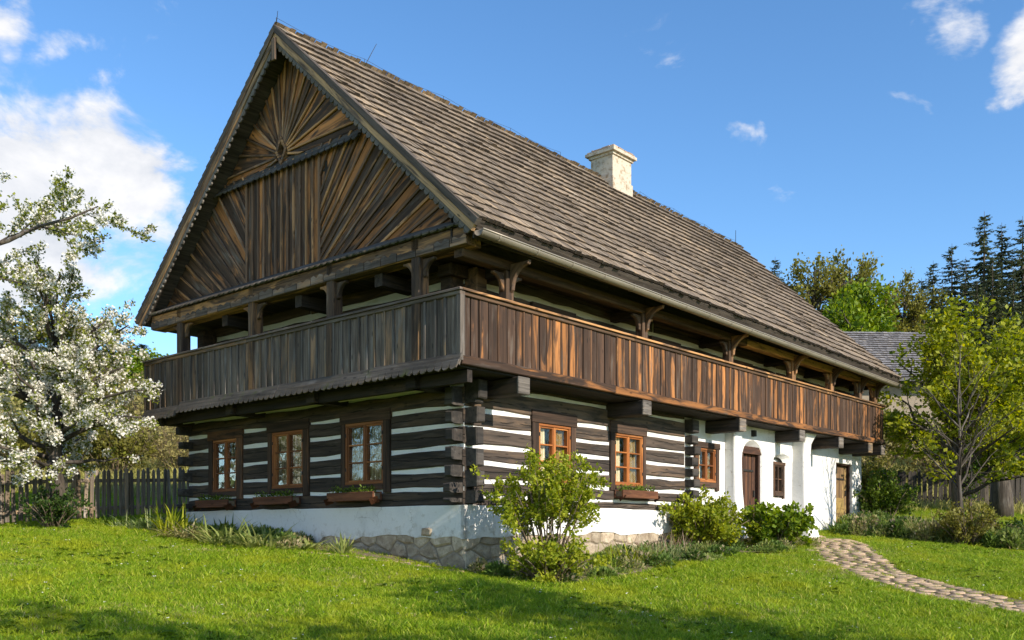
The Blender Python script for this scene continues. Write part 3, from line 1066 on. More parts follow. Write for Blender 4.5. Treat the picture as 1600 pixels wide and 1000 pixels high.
# sloping cream boards between the joists on the gable side
for a, b in ((.7, 2.7), (3.2, 5.2), (5.7, 7.8)):
    fr_ = GF(-.30)
    bar('cream_board', fr_, -b, -a, 2.80, 2.90, -.02, .02, M['cream_chink'], deck)

# long side rail
sx = -.86
fx = LF(-.74)
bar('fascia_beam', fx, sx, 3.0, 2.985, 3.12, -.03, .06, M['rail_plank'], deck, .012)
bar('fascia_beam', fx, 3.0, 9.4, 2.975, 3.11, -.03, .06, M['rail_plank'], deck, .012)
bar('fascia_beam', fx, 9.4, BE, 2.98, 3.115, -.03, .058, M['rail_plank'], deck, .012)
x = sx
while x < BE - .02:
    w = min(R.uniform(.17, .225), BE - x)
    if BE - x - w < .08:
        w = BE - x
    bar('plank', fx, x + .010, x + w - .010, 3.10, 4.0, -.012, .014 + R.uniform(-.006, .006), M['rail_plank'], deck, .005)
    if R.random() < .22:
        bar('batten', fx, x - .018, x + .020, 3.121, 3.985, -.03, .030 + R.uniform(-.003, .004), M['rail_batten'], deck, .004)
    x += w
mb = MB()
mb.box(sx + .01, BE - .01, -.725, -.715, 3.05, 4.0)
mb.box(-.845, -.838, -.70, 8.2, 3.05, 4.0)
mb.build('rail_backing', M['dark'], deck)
for a, b in ((sx - .02, 3.6), (3.6, 8.9), (8.9, BE + .02)):
    bar('handrail', fx, a, b, 3.985, 4.045, -.05, .05, M['beam'], deck, .008)
    bar('handrail_cap', frame((0, -.79 - .02, 4.047), (1, 0, 0), (0, 1, 0)), a, b, -.02, .17, .0, .035, M['beam'], deck, .008)
# gable side rail
fg = GF(-.86)
YE = 8.3
s = -YE
while s < .76:
    w = min(R.uniform(.18, .25), .77 - s)
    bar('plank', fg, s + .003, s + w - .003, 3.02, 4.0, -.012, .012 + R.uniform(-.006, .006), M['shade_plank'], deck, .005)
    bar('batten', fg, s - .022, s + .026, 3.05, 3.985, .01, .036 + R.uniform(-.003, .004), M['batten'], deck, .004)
    s += w
bar('corner_board', fg, .715, .80, 3.04, 3.985, -.05, .046, M['batten'], deck)
for a, b in ((-YE, -4.6), (-4.6, .80)):
    bar('handrail', fg, a, b, 3.985, 4.045, -.05, .05, M['shade_plank'], deck, .008)
    bar('handrail_cap', frame((-.91 - .01, 0, 4.047), (0, -1, 0), (1, 0, 0)), a, b + .02, -.02, .17, .0, .035, M['shade_plank'], deck, .008)
# sloped scalloped apron under the gable rail
for a, b, dz in ((-YE, -6.9, -.06), (-6.9, -3.6, 0), (-3.6, -1.2, .0), (-1.2, .82, .015)):
    fa = frame((-.885, 0, 3.10 + dz), (0, -1, 0), Vector((.10, 0, .26)))
    bar('apron_board', fa, a + .004, b - .004, -.17, .02, -.01, .022, M['apron'], deck)
    mb = MB()
    scallop_geo(mb, a + .004, b - .004, -.10, -.18, .16, .075, .0225, .045)
    o = mb.build('scalloped_edge', M['apron'], deck, mw=fa)
# return rail at the far left end
fe = frame((0, YE, 0), (1, 0, 0))
# -- posts with curved braces


def brace(fr_, s, z, dx, parent, mat, d0=-.035, d1=.035, k=.60):
    pts_o, pts_i = [], []
    n = 6
    for i in range(n + 1):
        a = math.pi / 2 * i / n
        pts_o.append((dx * .33 * k * math.sin(a), -.42 * k * math.cos(a)))
        pts_i.append((dx * (.02 + .31 * k * math.sin(a) * .72), -.42 * k * math.cos(a) * .62 + .0))
    top = [(dx * .33 * k, 0.0), (dx * .02, 0.0)]
    poly = [(dx * 0.0, -.46 * k)] + [(dx * .33 * k * (1 - math.cos(math.pi / 2 * i / n)) + dx * .05, -.42 * k * (1 - math.sin(math.pi / 2 * i / n) * .86)) for i in range(n + 1)] + [(dx * .40 * k, 0), (0, 0)]
    poly = [(s + p[0], z + p[1]) for p in poly]
    return panel('brace', poly, d0, d1, fr_, math.pi / 4 * dx, mat, parent, .012)


gp = GF(-.80)
for y in (.16, 2.21, 4.47, 6.94):
    bar('post', gp, -y - .095, -y + .095, 3.0, 4.98, -.10, .10, M['post'], deck, .02)
    brace(gp, -y + .096, 4.66, 1, deck, M['post'])
    brace(gp, -y - .096, 4.66, -1, deck, M['post'])
lp = LF(-.66)
for i, x in enumerate((.26, 4.03, 7.31, 10.36, 12.61, 14.49, 15.6)):
    bar('post', lp, x - .085, x + .085, 3.0, 4.56, -.085, .085, M['post'], deck, .02)
    brace(lp, x + .086, 4.52, 1, deck, M['post'])
    brace(lp, x - .086, 4.52, -1, deck, M['post'])
    # bracket reaching out to the gutter
    fb = frame((x, -.66, 0), (0, -1, 0))
    brace(fb, .086, 4.66, 1, deck, M['post'], -.03, .03, .95)
# top plates and cross beams
bar('wall_plate', lp, -.8, 8.0, 4.56, 4.72, -.09, .09, M['beam'], deck, .015)
bar('wall_plate', lp, 8.0, 15.75, 4.56, 4.72, -.09, .085, M['beam'], deck, .015)
for x in (.26, 4.03, 7.31, 10.36, 12.61, 14.49, 15.6):
    joist(x, .2, x, -.60, 4.50, 4.68, .16)
for y in (1.2, 3.3, 5.6):
    joist(.2, y, -.72, y, 4.46, 4.66, .2)

# -- upper storey logs behind the balcony
UW = 7.25
mb = MB()
mb.box(.0, L - .3, .0, .2, 3.0, 4.75)
mb.box(.0, .2, .2, UW, 3.0, 4.75)
uw = mb.build('upper_wall', M['cream_chink'], house)
for a, b in ((3.02, 3.72), (3.78, 4.44), (4.55, 4.80)):
    for fr_, s0, s1 in ((L0, 0, 5.4), (L0, 5.45, 10.9), (L0, 10.95, L - .3), (G0, -UW, -3.9), (G0, -3.86, 0)):
        n = max(2, int((s1 - s0) / .6))
        log_piece('log', fr_, s0, s1, a, b, -.02, .03, M['upper_log'] if fr_ is G0 else M['log'], uw)
for fr_, s0, s1 in ((L0, .0, .24), (G0, -.24, .0), (G0, -UW, -UW + .24)):
    for a, b in ((3.75, 4.24), (4.28, 4.66)):
        panel('log_end', rect(s0, s1, a, b), .02, .30 + R.uniform(-.04, .04), fr_, 0, M['upper_log'], uw, .02)
panel('log_end', rect(-.2, .1, 4.5, 4.68), .02, .4, G0, 0, M['upper_log'], uw, .02)
window(L0, 1.72, 2.62, 3.5, 4.30, .14, .14, .14, name='upper_window', rows=2, sash='casing', curt=False, parent=house, depth=.035)
window(L0, 5.4, 6.2, 3.5, 4.30, .14, .14, .14, name='upper_window', rows=2, sash='casing', curt=False, parent=house, depth=.035)
window(L0, 8.6, 9.4, 3.5, 4.30, .14, .14, .14, name='upper_window', rows=2, sash='casing', curt=False, parent=house, depth=.035)
mb = MB()
mb.box(-.70, 15.75, -.60, W, 4.722, 4.78)
mb.build('ceiling', M['dark_beam'], house)

# -- roof: two slopes, shingles on the visible one
YR, ZR, YEV, ZEV, YLE = 3.57, 9.34, -1.25, 4.95, 8.45
XA, XB = -1.0, 16.1
SL = math.hypot(YR - YEV, ZR - ZEV)


def roof_pt(x, u, off=0.0):
    """u: 0 at eave, 1 at ridge, near slope"""
    droop = -.013 * max(0, x - 3)
    sag = .05 * math.sin(math.pi * (x - XA) / (XB - XA))
    ze = ZEV + droop
    y = YEV + (YR - YEV) * u
    z = ze + (ZR + sag * 1.6 - ze) * u - .05 * math.sin(math.pi * min(1, u * 1.0))
    nrm = Vector((0, -(ZR - ZEV), YR - YEV)).normalized()
    return Vector((x, y, z)) + nrm * off


mb = MB()
nxr, nur = 24, 10
for top in (0, 1):
    pass
vs, fs = [], []
for layer, off in enumerate((-.02, -.15)):
    for i in range(nxr + 1):
        for j in range(nur + 1):
            vs.append(roof_pt(XA + .03 + (XB - XA - .06) * i / nxr, j / nur, off))
n = (nxr + 1) * (nur + 1)
for i in range(nxr):
    for j in range(nur):
        a = i * (nur + 1) + j
        q = (a, a + nur + 1, a + nur + 2, a + 1)
        fs.append(q)
        fs.append(tuple(n + k for k in q[::-1]))
for i in range(nxr):
    for j, fl in ((0, 1), (nur, 0)):
        a = i * (nur + 1) + j
        b = a + nur + 1
        q = (a, n + a, n + b, b)
        fs.append(q if fl else q[::-1])
for j in range(nur):
    for i, fl in ((0, 0), (nxr, 1)):
        a = i * (nur + 1) + j
        b = a + 1
        q = (a, n + a, n + b, b)
        fs.append(q if fl else q[::-1])
mb.add(vs, fs, .3)
# far slope
zl = 4.93
vs = []
nl = Vector((0, ZR - zl, YLE - YR)).normalized()
for off in (0.02, -.15):
    for x in (XA + .03, XB - .03):
        vs.append(Vector((x, YR + .02, ZR + .03)) + nl * off)
        vs.append(Vector((x, YLE, zl)) + nl * off)
mb.add(vs, [(0, 1, 3, 2), (4, 6, 7, 5), (0, 4, 5, 1), (2, 3, 7, 6), (1, 5, 7, 3), (0, 2, 6, 4)], .4)
roof = mb.build('roof', M['barge_dark'], house)

NC = 19
exp_ = SL / NC
stuff = MB()
singles = []
slope_dir = Vector((0, YR - YEV, ZR - ZEV)).normalized()
nrm = Vector((0, -(ZR - ZEV), YR - YEV)).normalized()


def shingle_geo(w, l, th, rr):
    """local: X width, Y up the slope from the butt, Z out; butt is thick and stands proud"""
    j = rr.uniform(-.006, .006)
    h0 = th + rr.uniform(0, .008)
    vs = [(-w / 2, j, 0), (w / 2, -j, 0), (w / 2, l, -.004), (-w / 2, l, -.004), (-w / 2, j, h0), (w / 2, -j, h0 + rr.uniform(-.004, .006)), (w / 2, l, .004), (-w / 2, l, .004)]
    fs = [(4, 5, 6, 7), (1, 2, 6, 5), (3, 0, 4, 7), (0, 1, 5, 4)]
    return vs, fs


rr = random.Random(21)
cnt = 0
for cidx in range(NC):
    u = cidx / NC
    x = XA - .02 + rr.uniform(0, .04)
    while x < XB - .02:
        w = min(rr.uniform(.10, .185), XB - x + .02)
        p = roof_pt(x + w / 2, u, .0)
        yj = rr.gauss(0, .016) if cidx else rr.uniform(-.03, .01)
        p = p + slope_dir * yj
        tl = min(exp_ * 1.18, (1 - u) * SL + .09)
        vs, fs = shingle_geo(w - .006, tl, .036 if rr.random() > .07 else .052, rr)
        mw = Matrix(((1, 0, 0), tuple(slope_dir), tuple(nrm))).transposed().to_4x4()
        mw.translation = p
        mw = mw @ Matrix.Rotation(rr.uniform(-.018, .018), 4, 'Z')
        if x < XA + 2.3 and cnt < 300 and cidx < 19:
            cnt += 1
            singles.append((vs, fs, mw))
        else:
            stuff.add([mw @ Vector(v) for v in vs], fs, rr.random())
        x += w
for vs, fs, mw in singles:
    link('shingle', butts(mesh_of('shingle', vs, fs, M['shingle'])), roof, mw)
# shingle field, in a frame whose Y runs up the slope
fm = Matrix(((1, 0, 0), tuple(slope_dir), tuple(nrm))).transposed().to_4x4()
fm.translation = roof_pt(XA, 0)
inv = fm.inverted()
stuff.v = [tuple(inv @ Vector(v)) for v in stuff.v]
o = stuff.build('shingle_field', M['shingle'], roof, mw=fm)
butts(o.data)
tag(o, kind='stuff')
# far slope shingle edge along the gable and the ridge
mb = MB()
sd2 = Vector((0, YR - YLE, ZR - zl)).normalized()
SL2 = math.hypot(YLE - YR, ZR - zl)
for cidx in range(34):
    for x in (XA - .02, XA + .12, XA + .26):
        vs, fs = shingle_geo(.135, .24, .03, rr)
        mw = Matrix(((-1, 0, 0), tuple(sd2), tuple(nl))).transposed().to_4x4()
        mw.translation = Vector((x + .07, YLE, zl)) + sd2 * (cidx * SL2 / 34) + nl * .02
        mb.add([mw @ Vector(v) for v in vs], fs, rr.random())
x = XA
while x < XB:         # ridge shingles lapping over from the weather side
    w = rr.uniform(.09, .16)
    p = roof_pt(x + w / 2, 1.0, .03)
    vs, fs = shingle_geo(w - .008, .30, .018, rr)
    mw = Matrix(((-1, 0, 0), tuple(sd2), tuple(nl))).transposed().to_4x4()
    mw.translation = p + Vector((0, .19, -.18)) + Vector((0, 0, rr.uniform(-.022, .022)))
    mb.add([mw @ Vector(v) for v in vs], fs, rr.random())
    x += w
o = mb.build('ridge_shingles', M['shingle'], roof)
butts(o.data)
tag(o, kind='stuff')

# barge boards and scalloped trim along both rakes of the front gable (frame at x=-1)
fb = GF(-.985)


def rake(y0, z0, y1, z1, up_a, up_b, name, d0, d1, mat, ext0=0.0, ext1=0.0, plumb=True):
    """board along the rake from eave (y0,z0) to ridge (y1,z1); offsets measured perpendicular, positive up"""
    a, b = Vector((-y0, z0)), Vector((-y1, z1))
    d = (b - a).normalized()
    nn = Vector((-d.y, d.x))
    if nn.y < 0:
        nn = -nn
    a2, b2 = a - d * ext0, b + d * ext1
    def up(p, k):
        return p + nn * k
    q = [up(a2, up_a), up(b2, up_a), up(b2, up_b), up(a2, up_b)]
    if plumb:
        def at(k):       # meet on the ridge line
            t_ = (b.x - up(a2, k).x) / d.x
            p = up(a2, k) + d * t_
            return (p.x, p.y)
        q = [tuple(q[0]), at(up_a), at(up_b), tuple(q[3])]
    ang = math.atan2(d.y, d.x)
    return panel(name, [tuple(v) for v in q], d0, d1, fb, ang, mat, roof, .008)


for (y0, z0, sgn) in ((YEV, ZEV, 1), (YLE, zl, -1)):
    yr = YR - .001 * sgn
    rake(y0, z0, yr, ZR, -.10, .005, 'barge_board', -.03, .055, M['barge_dark'], .02)
    rake(y0, z0, yr, ZR, -.20, -.10, 'barge_moulding', -.03, .03, M['barge'], .0)
    a, b = Vector((-y0, z0)), Vector((-yr, ZR))
    d = (b - a).normalized()
    nn = Vector((-d.y, d.x)) * (1 if d.x < 0 else 1)
    if nn.y < 0:
        nn = -nn
    ln = (b - a).length - .25
    xx = d if d.x > 0 else -d
    o2 = (a + d * .1) if d.x > 0 else (b - d * .2)
    yv = Vector((-xx.y, xx.x))
    mwr = fb @ Matrix(((xx.x, yv.x, 0, o2.x), (xx.y, yv.y, 0, o2.y), (0, 0, 1, 0), (0, 0, 0, 1)))
    mb = MB()
    scallop_geo(mb, 0, ln, -.19, -.235, .135, .065, -.026, .008)
    mb.build('scalloped_trim', M['scallop'], roof, mw=mwr)
# finial piece at the apex
bar('apex_pendant', fb, -YR - .055, -YR + .055, ZR - .62, ZR - .24, .03, .065, M['barge'], roof)

# -- gable boarding
GX = -.60
fgb = GF(GX)


def roof_under(poly):
    # right side in s: eave at s=1.25, left eave at s=-8.45
    k1 = (ZR - ZEV) / (YR - YEV)
    poly = clip(poly, k1, 1, ZEV - .20 + k1 * (-YEV))
    k2 = (ZR - zl) / (YLE - YR)
    poly = clip(poly, -k2, 1, zl - .20 + k2 * YLE)
    return poly


mb = MB()
back = roof_under(rect(-9, 2, 4.78, 9.4))
m0 = MB()
pierced(m0, back, [], -.2, -.12)
gable = link('gable', mesh_of('gable', m0.v, m0.f, M['dark']), house, fgb)  # dark slab put behind the boards for the attic's darkness, blocks light
IDm = Matrix.Identity(4)
GB = 5.02
COL = 7.08


def fan(cx, cz, angs, region, r0=0.0, bat=True, w=.04):
    angs = sorted(angs)
    for a0, a1 in zip(angs[:-1], angs[1:]):
        p = list(region)
        p = clip(p, math.sin(a0), -math.cos(a0), math.sin(a0) * cx - math.cos(a0) * cz)     # left of ray a0
        p = clip(p, -math.sin(a1), math.cos(a1), -math.sin(a1) * cx + math.cos(a1) * cz)
        am = (a0 + a1) / 2
        if r0:
            p = clip(p, -math.cos(am), -math.sin(am), -(cx * math.cos(am) + cz * math.sin(am)) - r0)
        if len(p) > 2 and abs(area2(p)) > .01:
            p = inset(p if area2(p) > 0 else p[::-1], .009)
            panel('plank', p, -.03, .012 + R.uniform(-.006, .008), IDm, am, M['gable_plank'], gable, .005)
    if bat:
        for a in angs:
            nx_, nz_ = -math.sin(a), math.cos(a)
            p = list(region)
            p = clip(p, nx_, nz_, nx_ * cx + nz_ * cz + w * .95)
            p = clip(p, -nx_, -nz_, -(nx_ * cx + nz_ * cz) + w * .05)
            p = clip(p, -math.cos(a), -math.sin(a), -(cx * math.cos(a) + cz * math.sin(a)) - r0)
            if len(p) > 2 and abs(area2(p)) > .004:
                panel('batten', p, .012, .04 + R.uniform(-.005, .006), IDm, a, M['gable_batten'], gable, .006)


top_reg = roof_under(rect(-9, 2, COL + .1, 9.4))
fan(-3.90, 7.30, [rad(a) for a in (-14, 0, 13, 27, 39, 50, 60, 69.5, 78, 86, 94, 103, 113, 125, 138, 152, 166, 180, 194)], top_reg, .17)
YL_, YR_ = -5.0, -2.83
mid = rect(YL_, YR_, GB, COL + .12)
n = 12
for i in range(n):
    a, b = YL_ + (YR_ - YL_) * i / n, YL_ + (YR_ - YL_) * (i + 1) / n
    bar('plank', IDm, a + .010, b - .002, GB, COL + .11, -.03, .012 + R.uniform(-.006, .006), M['gable_plank'], gable, .005)
for i in range(n + 1):
    a = YL_ + (YR_ - YL_) * i / n
    z0 = GB + .12 + R.uniform(-.03, .03)
    ww = .03 if i in (0, n) else .024
    p = [(a - ww, z0 + .05), (a, z0), (a + ww, z0 + .05), (a + ww, COL + .05), (a - ww, COL + .05)]
    panel('batten', p, .012, .045, IDm, math.pi / 2, M['gable_batten'], gable, .006)
right_reg = roof_under(rect(YR_ + .03, 2, GB, COL + .11))
cx_, cz_ = -4.5, 3.7
fan(cx_, cz_, [rad(a) for a in np.linspace(12, 66, 19)], right_reg, .0, True, .045)
left_reg = roof_under(rect(-9, YL_ - .03, GB, COL + .11))
cx_, cz_ = -2.6, 2.6
fan(cx_, cz_, [rad(180 - a) for a in np.linspace(14, 64, 19)], left_reg, .0, True, .045)
# rhombic peep hole with carved surround
dm = lambda r_: [(-3.90 - r_ * .62, 7.36), (-3.90, 7.36 - r_), (-3.90 + r_ * .62, 7.36), (-3.90, 7.36 + r_)]
m0 = MB()
pierced(m0, dm(.27), [dm(.17)], -.05, .06)
link('hatch_surround', mesh_of('hatch_surround', m0.v, m0.f, M['gable_batten']), gable)
for sx_, zz in ((-2.66, 6.72), (-5.22, 6.62)):
    panel('dark_cross_patch', [(sx_ - .03, zz - .16), (sx_ + .03, zz - .16), (sx_ + .035, zz - .03), (sx_ + .10, zz), (sx_ + .035, zz + .03), (sx_ + .03, zz + .15), (sx_ - .03, zz + .15), (sx_ - .035, zz + .03), (sx_ - .10, zz), (sx_ - .035, zz - .03)], .012, .016, IDm, 0, M['dark'], gable, 0)  # flat dark crosses painted for the shade inside cut-out holes
# collar apron
for s0, s1 in ((-6.05, -3.95), (-3.95, -1.72)):
    fa = frame((0, COL, .03), (1, 0, 0), Vector((0, .16, -.08)))
    pp = roof_under(rect(s0, s1, COL - .05, COL + .16))
    bar('apron_board', fa, s0, s1, -.06, .17, .0, .025, M['apron'], gable)
    mb = MB()
    scallop_geo(mb, s0, s1, -.02, -.07, .17, .075, .0255, .045)
    mb.build('scalloped_edge', M['apron'], gable, mw=fa)
# main apron and beam above the posts
for s0, s1 in ((-8.0, -5.6), (-5.6, -2.7), (-2.7, .9)):
    fa = frame((0, 5.07, .17), (1, 0, 0), Vector((0, .14, -.20)))
    bar('apron_board', fa, s0, s1, -.16, .18, -.012, .025, M['apron'], gable)
    mb = MB()
    scallop_geo(mb, s0, s1, -.10, -.17, .17, .085, .0255, .05)
    mb.build('scalloped_edge', M['apron'], gable, mw=fa)
for s0, s1 in ((-8.0, -4.5), (-4.5, .92)):
    bar('tie_beam', IDm, s0, s1, 4.68, 4.96, .0, .30, M['beam'], gable, .015)
    mb = MB()
    sx_ = s0
    while sx_ < s1 - .2:
        w_ = R.uniform(.30, .42)
        hgt_ = R.uniform(.09, .13)
        vs, fs = prism_geo([(sx_, 4.69), (min(sx_ + w_, s1), 4.69), (min(sx_ + w_, s1), 4.69 + hgt_), (sx_ + w_ * .7, 4.69 + hgt_ * 1.25), (sx_ + w_ * .45, 4.69 + hgt_ * .8), (sx_ + w_ * .2, 4.69 + hgt_ * 1.2), (sx_, 4.69 + hgt_)], .30, .318, .004)
        mb.add(vs, fs)
        sx_ += w_ + .015
    mb.build('carved_strip', M['shade_plank'], gable)
# soffit boards at the sides of the front overhang
bar('purlin_end', GF(-.60), 1.0, 1.16, 4.72, 4.90, -.2, .36, M['scallop'], gable)
# closing boards: far gable, boards added to shut sun and sky out of the eave gap
m0 = MB()
pierced(m0, [(-1.0, 4.8), (8.3, 4.8), (YR, 9.15)], [], -.05, .0)
link('rear_gable', mesh_of('rear_gable', m0.v, m0.f, M['gable_plank']), house, frame((15.85, 0, 0), (0, 1, 0)))
for a, b in ((-.93, 3.0), (3.0, 7.4), (7.4, 11.8), (11.8, 15.9)):
    za, zb = 4.72 - .013 * max(0, a - 3), 4.72 - .013 * max(0, b - 3)
    panel('eave_shade_board', [(a + .002, za), (b - .002, zb), (b - .002, zb + .19), (a + .002, za + .19)], 1.06, 1.09, LF(0), 0, M['dark_beam'], roof)
    panel('soffit_board', [(a + .002, za + .02), (b - .002, zb + .02), (b - .002, zb + .6), (a + .002, za + .6)], .62, .64, LF(0), 0, M['dark_beam'], roof)
# -- gutter
mb = MB()
n = 20
vs, fs = [], []
K = 8


def gut(x):
    return 4.80 - .0125 * (x + .95)


x0g, x1g = -.97, 16.0
for i in range(n + 1):
    x = x0g + (x1g - x0g) * i / n
    for k in range(K + 1):
        a = math.pi + math.pi * k / K
        vs.append((x, -1.22 + math.cos(a) * .085, gut(x) + math.sin(a) * .085))
for i in range(n):
    for k in range(K):
        a = i * (K + 1) + k
        fs.append((a, a + 1, a + K + 2, a + K + 1))
fs.append(tuple(range(K + 1)))
mb.add(vs, fs)
mb.tube([(x0g + (x1g - x0g) * i / n, -1.305, gut(x0g + (x1g - x0g) * i / n)) for i in range(n + 1)], [.013] * (n + 1), 6)
gutter = mb.build('gutter', M['gutter'], house, True)
gm = gutter.modifiers.new('thick', 'SOLIDIFY')
gm.thickness = .004
for i in range(20):
    x = -.6 + i * .86
    vs, fs = [], []
    for k in range(7):
        a = math.pi + math.pi * k / 6
        for dx in (-.014, .014):
            vs.append((dx, -1.22 + math.cos(a) * .094, math.sin(a) * .094))
    for k in range(6):
        fs.append((2 * k, 2 * k + 1, 2 * k + 3, 2 * k + 2))
    link('gutter_bracket', mesh_of('gutter_bracket', vs, fs, M['gutter']), gutter, Matrix.Translation((x, 0, gut(x))))
# rafter tails under the eave
for i in range(19):
    x = -.45 + i * .88
    p = [(1.15, 4.86 - .013 * max(0, x - 3)), (1.15, 4.95 - .2 - .013 * max(0, x - 3)), (.5, 5.25 - .013 * max(0, x - 3)), (.5, 5.42 - .013 * max(0, x - 3))]
    fr_ = frame((x, 0, 0), (0, -1, 0))
    panel('rafter_tail', p, -.06, .06, fr_, rad(-43), M['beam'], roof, .008)

# -- chimney
mb = MB()
cx0, cx1, cy0, cy1 = 8.60, 9.42, 3.18, 3.86
mb.box(cx0 - .03, cx1 + .03, cy0 - .03, cy1 + .03, 8.6, 9.33)
mb.box(cx0, cx1, cy0, cy1, 9.33, 9.93)
chim = mb.build('chimney', M['chimney'], house)
bm_ = chim.modifiers.new('soft', 'BEVEL')
bm_.width = .012
mb = MB()
mb.box(cx0 - .035, cx1 + .035, cy0 - .035, cy1 + .035, 9.90, 9.965)
mb.box(cx0 - .10, cx1 + .10, cy0 - .10, cy1 + .10, 9.966, 10.04)
mb.build('chimney_cap', M['chimney'], chim)
rr = random.Random(5)
for a, b, horiz in ((cx0 - .07, cx1 + .07, 1), (cx0 - .07, cx1 + .07, 2), (cy0 + .06, cy1 - .06, 3), (cy0 + .06, cy1 - .06, 4)):
    p = a
    while p < b - .05:
        w = min(rr.uniform(.18, .25), b - p)
        z1 = 10.04 + rr.uniform(.05, .08)
        vs, fs = prism_geo(rect(-w / 2 + .008, w / 2 - .008, -.055, .055), 0, z1 - 10.041, .01)
        me = mesh_of('brick', vs, fs, M['brick'])
        c = p + w / 2
        loc = {1: (c, cy0 - .01, 10.041), 2: (c, cy1 + .01, 10.041), 3: (cx0 - .01, c, 10.041), 4: (cx1 + .01, c, 10.041)}[horiz]
        link('brick', me, chim, Matrix.Translation(loc) @ Matrix.Rotation((0 if horiz < 3 else math.pi / 2) + rr.uniform(-.05, .05), 4, 'Z'))
        p += w

# -- lightning conductor along the ridge
zr_at = lambda x: roof_pt(x, 1.0).z
for run in ([XA + .02, 1.0, 3.1, 5.2, 7.0], [10.4, 12.1, 13.8, 15.7]):
    mb = MB()
    for sxx in run:
        mb.tube([(sxx, YR, zr_at(sxx)), (sxx, YR, zr_at(sxx) + .14)], [.005, .004], 4)
    for a, b in zip(run[:-1], run[1:]):
        q = []
        for k in range(6):
            u = k / 5
            q.append((a + (b - a) * u, YR, zr_at(a) + .135 + (zr_at(b) - zr_at(a)) * u - .05 * math.sin(math.pi * u)))
        mb.tube(q, [.003] * 6, 4)
    mb.build('lightning_wire', M['iron'], roof)
for pts, r_ in (([(1.0, YR, zr_at(1.0)), (1.25, YR - .05, zr_at(1) + .50)], .007), ([(15.7, YR, zr_at(15.7)), (15.7, YR, zr_at(15.7) + .45)], .010), ([(XA + .02, YR, zr_at(XA)), (XA - .02, YR - .10, zr_at(XA) + .20)], .006)):
    mb = MB()
    mb.tube(pts, [r_, r_ * .7], 4)
    mb.build('lightning_rod', M['iron'], roof)

# ------------------------------------------------------------------ foliage generators


def leaf_mesh(name, P, A, B, mat, rnd=None, fold=0.0):
    """diamond leaves: P base (n,3), A length vector, B half-width vector"""
    n = len(P)
    v = np.empty((n, 4, 3), np.float32)
    v[:, 0] = P
    v[:, 1] = P + A * .5 + B
    v[:, 2] = P + A
    v[:, 3] = P + A * .5 - B
    me = bpy.data.meshes.new(name)
    me.vertices.add(n * 4)
    me.vertices.foreach_set('co', v.ravel())
    me.loops.add(n * 4)
    me.loops.foreach_set('vertex_index', np.arange(n * 4, dtype=np.int32))
    me.polygons.add(n)
    me.polygons.foreach_set('loop_start', np.arange(0, n * 4, 4, dtype=np.int32))
    me.polygons.foreach_set('loop_total', np.full(n, 4, dtype=np.int32))
    me.materials.append(mat)
    a = me.attributes.new('rnd', 'FLOAT', 'FACE')
    a.data.foreach_set('value', (rnd if rnd is not None else RN.random(n)).astype(np.float32))
    me.update(calc_edges=True)
    return me


def unit(v):
    return v / np.maximum(np.linalg.norm(v, axis=1, keepdims=True), 1e-9)


def rand_dirs(n, rng):
    return unit(rng.normal(size=(n, 3)))


def leaves_at(P, D, size, rng, spread=.9, wid=.32, up=.2):
    """leaf axis vectors for points P with twig direction D"""
    n = len(P)
    A = unit(D * .6 + rand_dirs(n, rng) * spread + np.array([0, 0, up]))
    Bv = unit(np.cross(A, rand_dirs(n, rng)))
    s = size * rng.uniform(.42, 1.35, (n, 1))
    return A * s, Bv * s * wid


def rot_about(v, axis, ang):
    return Matrix.Rotation(ang, 3, axis) @ v


def grow(limbs, levels, rr, up=.15, droop=0.0, wander=.18, f0=.25, ang=(35, 65), keep_min=.0):
    """limbs: [(pts, r0, r1)]; levels: [(children per metre, length factor, min len)] -> branches per level"""
    all_lv = [[([Vector(p) for p in pts], r0, r1) for pts, r0, r1 in limbs]]
    for (dens, lf, lmin) in levels:
        new = []
        for pts, r0, r1 in all_lv[-1]:
            seg = [(pts[i + 1] - pts[i]).length for i in range(len(pts) - 1)]
            tot = sum(seg)
            k = max(1, int(tot * dens * rr.uniform(.8, 1.2)))
            for c in range(k):
                f = f0 + (1 - f0) * (c + rr.random()) / k
                dd = f * tot
                i = 0
                while i < len(seg) - 1 and dd > seg[i]:
                    dd -= seg[i]
                    i += 1
                tdir = (pts[i + 1] - pts[i]).normalized()
                p = pts[i] + tdir * dd
                ax = tdir.orthogonal().normalized()
                ax = rot_about(ax, tdir, rr.uniform(0, 6.283))
                d = rot_about(tdir, ax, rad(rr.uniform(*ang)))
                d = (d + Vector((0, 0, up))).normalized()
                ln = max(lmin, tot * lf * (1.15 - .7 * f) * rr.uniform(.7, 1.25))
                rb = max(.003, (r0 + (r1 - r0) * f) * .55)
                q = [p]
                ns = 4 if ln > .6 else 3
                for s_ in range(ns):
                    d = (d + Vector((rr.uniform(-1, 1), rr.uniform(-1, 1), rr.uniform(-1, 1))) * wander + Vector((0, 0, up * .3 - droop))).normalized()
                    q.append(q[-1] + d * ln / ns)
                new.append((q, rb, rb * .3))
        all_lv.append(new)
    return all_lv


def tubes_of(lvls, mb, sides=(7, 5, 4, 3, 3)):
    for li, lv in enumerate(lvls):
        for pts, r0, r1 in lv:
            n = len(pts)
            mb.tube(pts, [r0 + (r1 - r0) * i / (n - 1) for i in range(n)], sides[min(li, len(sides) - 1)], None, li == 0)


